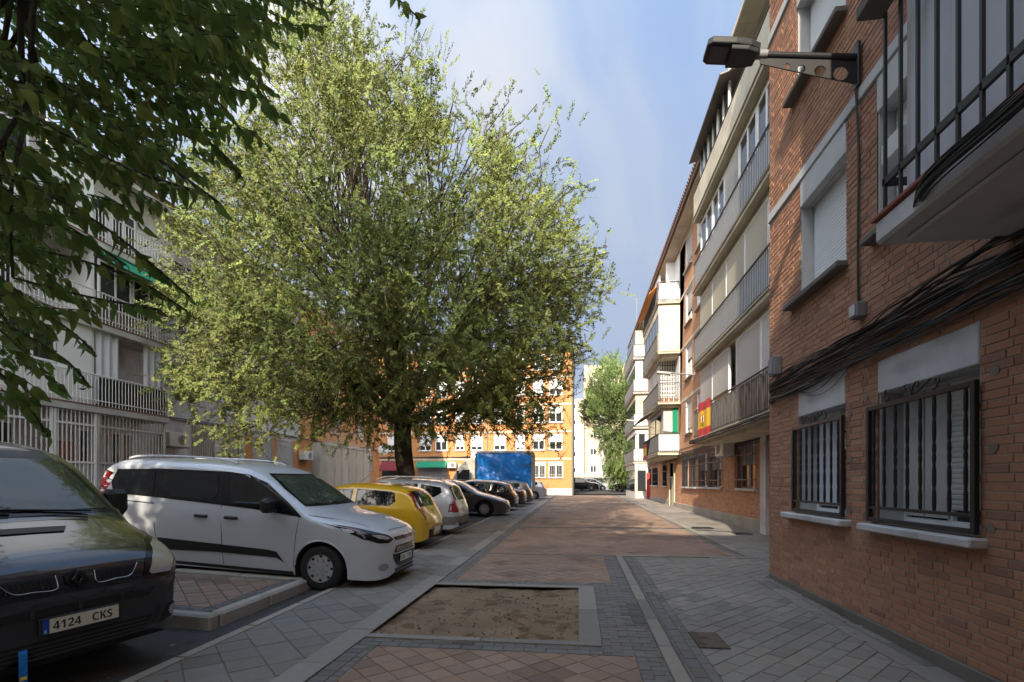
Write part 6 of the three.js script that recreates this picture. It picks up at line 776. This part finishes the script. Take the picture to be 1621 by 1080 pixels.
// general tree: clump centres in crown space -> limbs, shoots
function buildTree(name, label, base, trunkTop, rTrunk, clumps, o) {
  const t = thing(name, label, 'tree', [base.x, base.y, -base.z], o.group), r = rng(o.seed), wood = [], c0 = base.clone();
  const tp = new THREE.CatmullRomCurve3([base.clone().add(new THREE.Vector3(0, -0.15, 0)), base.clone().lerp(trunkTop, 0.35).add(new THREE.Vector3(0.06, 0, 0.04)), base.clone().lerp(trunkTop, 0.7).add(new THREE.Vector3(-0.04, 0, 0)), trunkTop]);
  { const seg = 26, g = new THREE.TubeGeometry(tp, seg, 1, 22), pos = g.attributes.position; for (let i = 0; i <= seg; i++) { const c = tp.getPointAt(i / seg); for (let k = 0; k <= 22; k++) { const id = i * 23 + k, a = (k % 22) / 22 * 6.283, rad = rTrunk * (1 - 0.22 * i / seg + 0.5 * Math.exp(-i * 0.7)) * (0.9 + 0.2 * fbm(Math.cos(a) * 2 + 5, i * 0.35 + Math.sin(a) * 2, 3, o.seed)); pos.setXYZ(id, c.x + (pos.getX(id) - c.x) * rad, c.y + (pos.getY(id) - c.y) * rad, c.z + (pos.getZ(id) - c.z) * rad); } } g.computeVertexNormals(); part('trunk', g, M.bark, t); }
  // main limbs to the centres of groups of clumps
  const K = o.limbs ?? 10, cents = []; for (let i = 0; i < K; i++) cents.push(clumps[Math.floor((i + 0.5) / K * clumps.length)].clone());
  for (let it = 0; it < 6; it++) { const sum = cents.map(() => [new THREE.Vector3(), 0]); for (const c of clumps) { let b = 0, bd = 1e9; cents.forEach((q, i) => { const d = q.distanceToSquared(c); if (d < bd) { bd = d; b = i; } }); sum[b][0].add(c); sum[b][1]++; } sum.forEach(([v, n], i) => { if (n) cents[i].copy(v.multiplyScalar(1 / n)); }); }
  const limbs = cents.map((c) => { const start = tp.getPointAt(0.8 + 0.2 * r()); const end = start.clone().lerp(c, 0.85); return [start, end]; });
  limbs.forEach(([a, b], i) => part('limb', limb(a, b, rTrunk * (o.limbR ?? 0.42), rTrunk * 0.12, r, 0.12, 14), M.bark, t));
  const twigs = []; for (const c of clumps) { let bl = 0, bd = 1e9; cents.forEach((q, i) => { const d = q.distanceToSquared(c); if (d < bd) { bd = d; bl = i; } }); const [a, b] = limbs[bl], s = a.clone().lerp(b, 0.45 + 0.5 * r()); twigs.push(limb(s, c, rTrunk * 0.075, 0.012, r, 0.08, 7)); }
  part('branches', twigs, M.bark, t, 'stuff');
  // leafy shoots
  const variants = o.variants, items = variants.map(() => []), m = new THREE.Matrix4(), q = new THREE.Quaternion(), up = new THREE.Vector3(0, 1, 0), mid = clumps.reduce((s, c) => s.add(c), new THREE.Vector3()).multiplyScalar(1 / clumps.length), twig2 = [];
  for (const c of clumps) { const tint = 0.68 + 0.6 * r(), warm = r(); const n = Math.round(o.per * (0.3 + 1.4 * r() * r() + 0.25) * (c.w ?? 1)); for (let i = 0; i < n; i++) {
    const p = new THREE.Vector3(r() + r() + r() - 1.5, r() + r() + r() - 1.5, r() + r() + r() - 1.5).multiplyScalar(o.spread * 1.25).add(c);
    const dir = p.clone().sub(mid).normalize().multiplyScalar(o.out ?? 0.8).add(new THREE.Vector3((r() - 0.5) * (o.wild ?? 1.3), (o.lift ?? 0.5) + (r() - 0.5) * (o.wild ?? 0.8) - (p.y < mid.y - 2.5 ? (o.hang ?? 0.7) : 0), (r() - 0.5) * (o.wild ?? 1.3))).normalize();
    q.setFromUnitVectors(up, dir).multiply(new THREE.Quaternion().setFromAxisAngle(up, r() * 6.283)); const s = 0.7 + 0.6 * r(); m.compose(p, q, new THREE.Vector3(s, s, s)); m.premultiply(new THREE.Matrix4().makeTranslation(-base.x, -base.y, -base.z));
    const k = tint * (0.8 + 0.4 * r()), col = o.tone, w = 0.9 + 0.16 * warm + 0.12 * (r() - 0.5); items[Math.floor(r() * variants.length)].push([m.clone(), color(col[0] * k * w, col[1] * k, col[2] * k * (2 - w))]);
  } }
  variants.forEach((v, i) => instanced(t, 'foliage', v, o.mat, items[i])); if (o.stem) variants.forEach((v, i) => instanced(t, 'shoots', o.stem, M.twig, items[i].map(([mm]) => [mm, color(1, 1, 1)])));
  return t;
}
// big elm over the car park: crown outline read from the photograph, given the depth of a round crown
{
  const out = [[250, 430], [256, 330], [300, 250], [330, 180], [375, 115], [415, 60], [465, 15], [520, 0], [560, 35], [592, 92], [640, 95], [672, 50], [688, 130], [716, 185], [750, 225], [790, 225], [826, 240], [852, 275], [884, 310], [915, 355], [932, 390], [945, 430], [938, 480], [930, 520], [936, 555], [905, 605], [872, 690], [830, 712], [760, 688], [700, 690], [640, 690], [560, 688], [500, 706], [430, 698], [372, 722], [330, 690], [262, 620], [248, 560], [240, 500]];
  const r = rng(101), C = [600, 400], Z = 17.6, clumps = []; out.forEach((q) => { q[0] = C[0] + (q[0] - C[0]) * 0.93; q[1] = C[1] + (q[1] - C[1]) * 0.93 - 4; });
  const edge = (x, y) => { const dx = x - C[0], dy = y - C[1]; let lo = 0.1, hi = 6; for (let i = 0; i < 16; i++) { const m = (lo + hi) / 2; if (inPoly(out, C[0] + dx * m, C[1] + dy * m)) lo = m; else hi = m; } return 1 / lo; };
  while (clumps.length < 520) { const x = lerp(235, 950, r()), y = lerp(0, 725, r()); if (!inPoly(out, x, y) || r() > 0.5 + 0.5 * y / 600) continue; const rho = edge(x, y), half = 6.3 * Math.sqrt(Math.max(0.02, 1 - rho * rho)); const dz = (r() * 2 - 1); const k = Math.sign(dz) * Math.pow(Math.abs(dz), 0.7) * half; if (rho < 0.45 && Math.abs(k) < half * 0.3 && r() < 0.7) continue; clumps.push(pixelPoint(x, y, Z + k).lerp(pixelPoint(C[0], C[1], Z + k), k < 0 ? -k / Z * 0.9 * 0 : 0)); }
  for (const [x, y] of [[806, 160], [850, 165], [870, 200], [930, 400], [965, 400], [940, 440], [905, 300], [650, 70], [675, 45], [505, 5], [440, 30], [925, 550], [890, 600], [860, 700]]) clumps.push(Object.assign(pixelPoint(x, y, Z + (r() - 0.5) * 3), { w: 0.13 }));
  for (let i = 0; i < 150; i++) { const a = r() * 6.283, dx = Math.cos(a), dy = Math.sin(a); let m = 20; while (m < 500 && inPoly(out, C[0] + dx * m, C[1] + dy * m)) m += 6; const e = m + (dy < 0.2 ? 34 : 14) * (r() * 1.3 - 0.2); clumps.push(Object.assign(pixelPoint(C[0] + dx * e, C[1] + dy * e, Z + (r() - 0.5) * 5), { w: 0.1 + 0.12 * r() })); }
  const b = pixelPoint(644, 764, Z); b.y = groundY(b.x, -b.z) - 0.05; const leaf = tinyLeaf(0.078, 0.046), rv = rng(5);
  buildTree('elm_tree', 'broad small-leaved tree with a dark trunk towering over the parked cars', b, new THREE.Vector3(b.x - 0.15, b.y + 3.9, b.z), 0.34, clumps, { seed: 202, limbs: 13, per: 42, spread: 0.6, lift: 0.35, wild: 2.2, out: 0.45, hang: 0.5, tone: [0.175, 0.225, 0.042], mat: leafMat([1, 1, 1]), stem: new THREE.CylinderGeometry(0.002, 0.006, 0.55, 4).translate(0, 0.25, 0), variants: [sprig(rv, 0.42, 18, leaf), sprig(rv, 0.34, 14, leaf), sprig(rv, 0.58, 22, leaf)] });
}
// tree beside the viewpoint: its drooping outer shoots hang into the picture, the rest of the crown shades the near ground
{
  const base = new THREE.Vector3(-5.2, groundY(-5.2, -1.2), 1.2), t = thing('overhanging_tree', 'leafy tree whose dark drooping branches hang in from above the black van', 'tree', [base.x, base.y, -base.z]); const r = rng(303);
  const leafs = [leafShape(0.1, 0.055, 0.3, 6, 0.45), leafShape(0.07, 0.044, 0.15, 6, 0.15), leafShape(0.115, 0.066, 0.5, 6, 0.7)], mat = leafMat([1, 1, 1], 0.45), B = base;
  part('trunk', limb(new THREE.Vector3(B.x, B.y - 0.1, B.z), new THREE.Vector3(-4.9, 3.6, 1.0), 0.24, 0.18, r, 0.0, 16), M.bark, t);
  const fork = new THREE.Vector3(-4.9, 3.6, 1.0); const arms = [[-2.6, 4.6, -2.2], [-3.6, 5.8, -3.6], [-5.6, 5.6, -3.4], [-2.0, 6.4, -0.6], [-7.2, 6.2, 0.6], [-3.2, 7.4, 2.4], [-5.6, 10.2, 0.2], [-3.6, 13.2, 1.6], [-6.4, 15, 2.4], [-1.4, 5.2, 2.2], [-6.6, 4.6, 3.4]].map((q) => new THREE.Vector3(...q)); arms.forEach((a) => part('limb', limb(fork, a, 0.11, 0.03, r, 0.1, 14), M.bark, t));
  const leaves = [], twigs = []; const q = new THREE.Quaternion(), up = new THREE.Vector3(0, 1, 0);
  const strand = (pts, rad = 0.005, gap = 0.04, size = 1) => { const c = new THREE.CatmullRomCurve3(pts), L = c.getLength(); twigs.push(new THREE.TubeGeometry(c, Math.max(6, Math.round(L * 12)), rad, 4)); const n = Math.round(L / gap); for (let i = 1; i <= n; i++) { const u = i / n, p = c.getPointAt(u), tn = c.getTangentAt(u), side = new THREE.Vector3().crossVectors(tn, up).normalize().multiplyScalar(i & 1 ? 1 : -1); const dir = tn.clone().multiplyScalar(0.5 + 0.4 * r()).addScaledVector(side, 0.55 + 0.5 * r()).add(new THREE.Vector3((r() - 0.5) * 0.5, -0.75 - 0.6 * r(), (r() - 0.5) * 0.5)).normalize(); q.setFromUnitVectors(up, dir); const spin = new THREE.Quaternion().setFromAxisAngle(up, (r() - 0.5) * 2.2); const s = size * (0.65 + 0.5 * r()) * (u > 0.93 ? 0.7 : 1); leaves.push([p.clone(), q.clone().multiply(spin), s, Math.floor(r() * 3)]); } };
  const px = (list) => list.map(([x, y, z]) => pixelPoint(x, y, z));
  const drawn = [[[-60, 60, 2.5], [110, 140, 2.4], [230, 235, 2.3], [345, 320, 2.3]], [[-40, 130, 2.4], [90, 205, 2.3], [200, 265, 2.2], [300, 300, 2.15]], [[-60, 260, 2.6], [60, 300, 2.6], [180, 370, 2.6], [300, 470, 2.7]], [[-20, 380, 2.9], [120, 410, 2.9], [220, 445, 3.0], [295, 492, 3.1]], [[20, 440, 2.8], [140, 470, 2.9], [250, 490, 3.0]], [[-60, 480, 2.8], [40, 530, 2.8], [110, 575, 2.9], [140, 610, 2.9]], [[-80, 540, 2.7], [0, 590, 2.7], [50, 650, 2.8], [75, 690, 2.8]], [[160, -30, 3.6], [290, 40, 3.8], [370, 95, 3.9], [425, 165, 4.0]], [[260, -40, 4.2], [380, 20, 4.4], [470, 45, 4.5]], [[180, 40, 3.6], [300, 120, 3.8], [370, 190, 3.9], [395, 230, 4]], [[340, -60, 3.9], [440, -15, 4], [520, 20, 4.1]], [[540, -70, 3.6], [620, -10, 3.7], [662, 28, 3.8]], [[150, 110, 3.3], [270, 180, 3.4], [360, 250, 3.5], [385, 285, 3.5]], [[-40, -20, 2.8], [120, 60, 3], [260, 130, 3.1], [330, 210, 3.2]], [[0, 330, 3.4], [90, 350, 3.4], [200, 420, 3.4]], [[-60, 420, 3.3], [30, 470, 3.3], [120, 530, 3.4], [150, 560, 3.4]]];
  for (const l of drawn) strand(px(l), 0.006, 0.027, 0.9);
  const zone = [[-120, -120], [560, -120], [480, 20], [415, 85], [385, 190], [335, 250], [290, 300], [180, 318], [90, 340], [70, 420], [120, 445], [100, 500], [20, 620], [-120, 640]]; let k = 0;
  while (k < 720) { const x = lerp(-120, 520, r()), y = lerp(-120, 620, r()); if (!inPoly(zone, x, y)) continue; const edge = Math.max(0, (x + y * 0.9) / 620); if (r() < edge * 0.5) continue; k++; const z = 2.2 + r() * 3.6, s = z / 3, a = 0.35 + (r() - 0.4) * 0.9, len = (0.3 + 0.4 * r()) * F / z; const x2 = x + Math.cos(a) * len, y2 = y + Math.sin(a) * len; const out2 = !inPoly(zone, x2, y2), f = out2 ? 0.45 : 1; strand(px([[x, y, z], [lerp(x, x2, 0.5 * f), lerp(y, y2, 0.4 * f), z + 0.1], [lerp(x, x2, f), lerp(y, y2, f), z + 0.2]]), 0.003, 0.036, 0.82); }
  // long thin shoots that join the hanging strands to the limbs
  drawn.forEach((l, i) => { const p0 = pixelPoint(...l[0]); let best = arms[0], bd = 1e9; for (const a of arms) { const d = a.distanceTo(p0); if (d < bd) { bd = d; best = a; } } twigs.push(limb(best, p0, 0.018, 0.007, r, 0.08, 8)); });
  part('branches', twigs.map((g) => { const n = g.index ? g.toNonIndexed() : g; return n; }), M.bark, t, 'stuff');
  // the leaves that show largest are pieces of their own
  const vis = (p) => { const v = p.clone().sub(camera.position), z = v.dot(CAMF), x = 810.5 + F * v.dot(CAMR) / z, y = HY - F * v.y / z; return z > 0.5 && x > 0 && x < 1621 && y > 0 && y < 1080 ? z : z + 100; };
  leaves.sort((a, b) => vis(a[0]) - vis(b[0])); const lm = [leafMat([0.13, 0.2, 0.045], 0.45), leafMat([0.15, 0.22, 0.05], 0.45), leafMat([0.11, 0.17, 0.045], 0.45), leafMat([0.22, 0.26, 0.05], 0.5)];
  leaves.slice(0, 300).forEach(([p, qq, s, v], i) => { const m = place('leaf', leafs[v], lm[i % 4], t, p); m.quaternion.copy(qq); m.scale.setScalar(s); });
  const rest = [[], [], []]; leaves.slice(300).forEach(([p, qq, s, v]) => { const kk = 0.75 + 0.6 * r(); rest[v].push([new THREE.Matrix4().compose(p.clone().sub(base), qq, new THREE.Vector3(s, s, s)), color(0.13 * kk * (0.8 + 0.5 * r()), 0.2 * kk, 0.045 * kk)]); }); rest.forEach((it, i) => it.length && instanced(t, 'foliage', leafs[i], mat, it));
  // crown above and behind the viewpoint
  const rv = rng(8), lf = leafShape(0.12, 0.075, 0.25, 3, 0.15), shoots = [sprig(rv, 0.75, 16, lf), sprig(rv, 0.6, 13, lf)], items = [[], []]; 
  for (let i = 0; i < 4300; i++) { const u = r() * 2 - 1, a = r() * 6.283, rad = Math.pow(r(), 0.45), s = Math.sqrt(1 - u * u), p = new THREE.Vector3(-6.2 + 4.9 * rad * s * Math.cos(a), 10.6 + 7.0 * rad * u, 2.0 + 5.4 * rad * s * Math.sin(a)); const v = p.clone().sub(camera.position), z = v.dot(CAMF); if (z > 0.2) { const x = 810.5 + F * v.dot(CAMR) / z, y = HY - F * v.y / z; if (y > -90 && x > -150) continue; } q.setFromEuler(new THREE.Euler(r() * 6, r() * 6, r() * 6)); const kk = 0.8 + 0.5 * r(), sc = 0.8 + 0.7 * r(); items[i & 1].push([new THREE.Matrix4().compose(p.sub(base), q, new THREE.Vector3(sc, sc, sc)), color(0.055 * kk, 0.08 * kk, 0.018 * kk)]); }
  shoots.forEach((g, i) => instanced(t, 'foliage', g, leafMat([1, 1, 1]), items[i]));
}
// light-green tree past the end of the street and the clipped hedge
{
  const out = [[925, 640], [940, 600], [960, 580], [985, 575], [1010, 590], [1020, 650], [1015, 730], [995, 760], [965, 745], [955, 700], [935, 670]], r = rng(9), cl = [], Z = 57; while (cl.length < 190) { const x = lerp(920, 1025, r()), y = lerp(572, 760, r()); if (inPoly(out, x, y)) cl.push(pixelPoint(x, y, Z + (r() - 0.5) * 6)); }
  const b = pixelPoint(985, 770, Z); b.y = groundY(b.x, 57); const rv = rng(6), lf = tinyLeaf(0.17, 0.09);
  buildTree('street_tree', 'light green drooping tree beyond the farthest balcony stack', b, new THREE.Vector3(b.x, b.y + 3.2, b.z), 0.2, cl, { seed: 77, limbs: 8, per: 30, spread: 0.7, tone: [0.12, 0.175, 0.045], hang: 1.2, mat: leafMat([1, 1, 1]), variants: [sprig(rv, 0.9, 16, lf), sprig(rv, 0.7, 14, lf)] });
  const h = thing('hedge', 'dark clipped hedge behind the cars at the far end', 'hedge', [4, 0.6, 70]); const items = []; const q = new THREE.Quaternion(); for (let i = 0; i < 7000; i++) { q.setFromEuler(new THREE.Euler(r() * 6, r() * 6, r() * 6)); const k = 0.7 + 0.6 * r(), onTop = r() < 0.25; items.push([new THREE.Matrix4().compose(new THREE.Vector3(lerp(-6, 16, r()) - 4, (onTop ? 2.05 : lerp(0.5, 2.1, r())) - 0.6, -lerp(69.4, 70.6, r()) + 70), q, new THREE.Vector3(0.4, 0.4, 0.4)), color(0.07 * k, 0.125 * k, 0.045 * k)]); } instanced(h, 'foliage', sprig(rv, 0.6, 12, lf), leafMat([1, 1, 1]), items);
}
renderer.render(scene, camera);
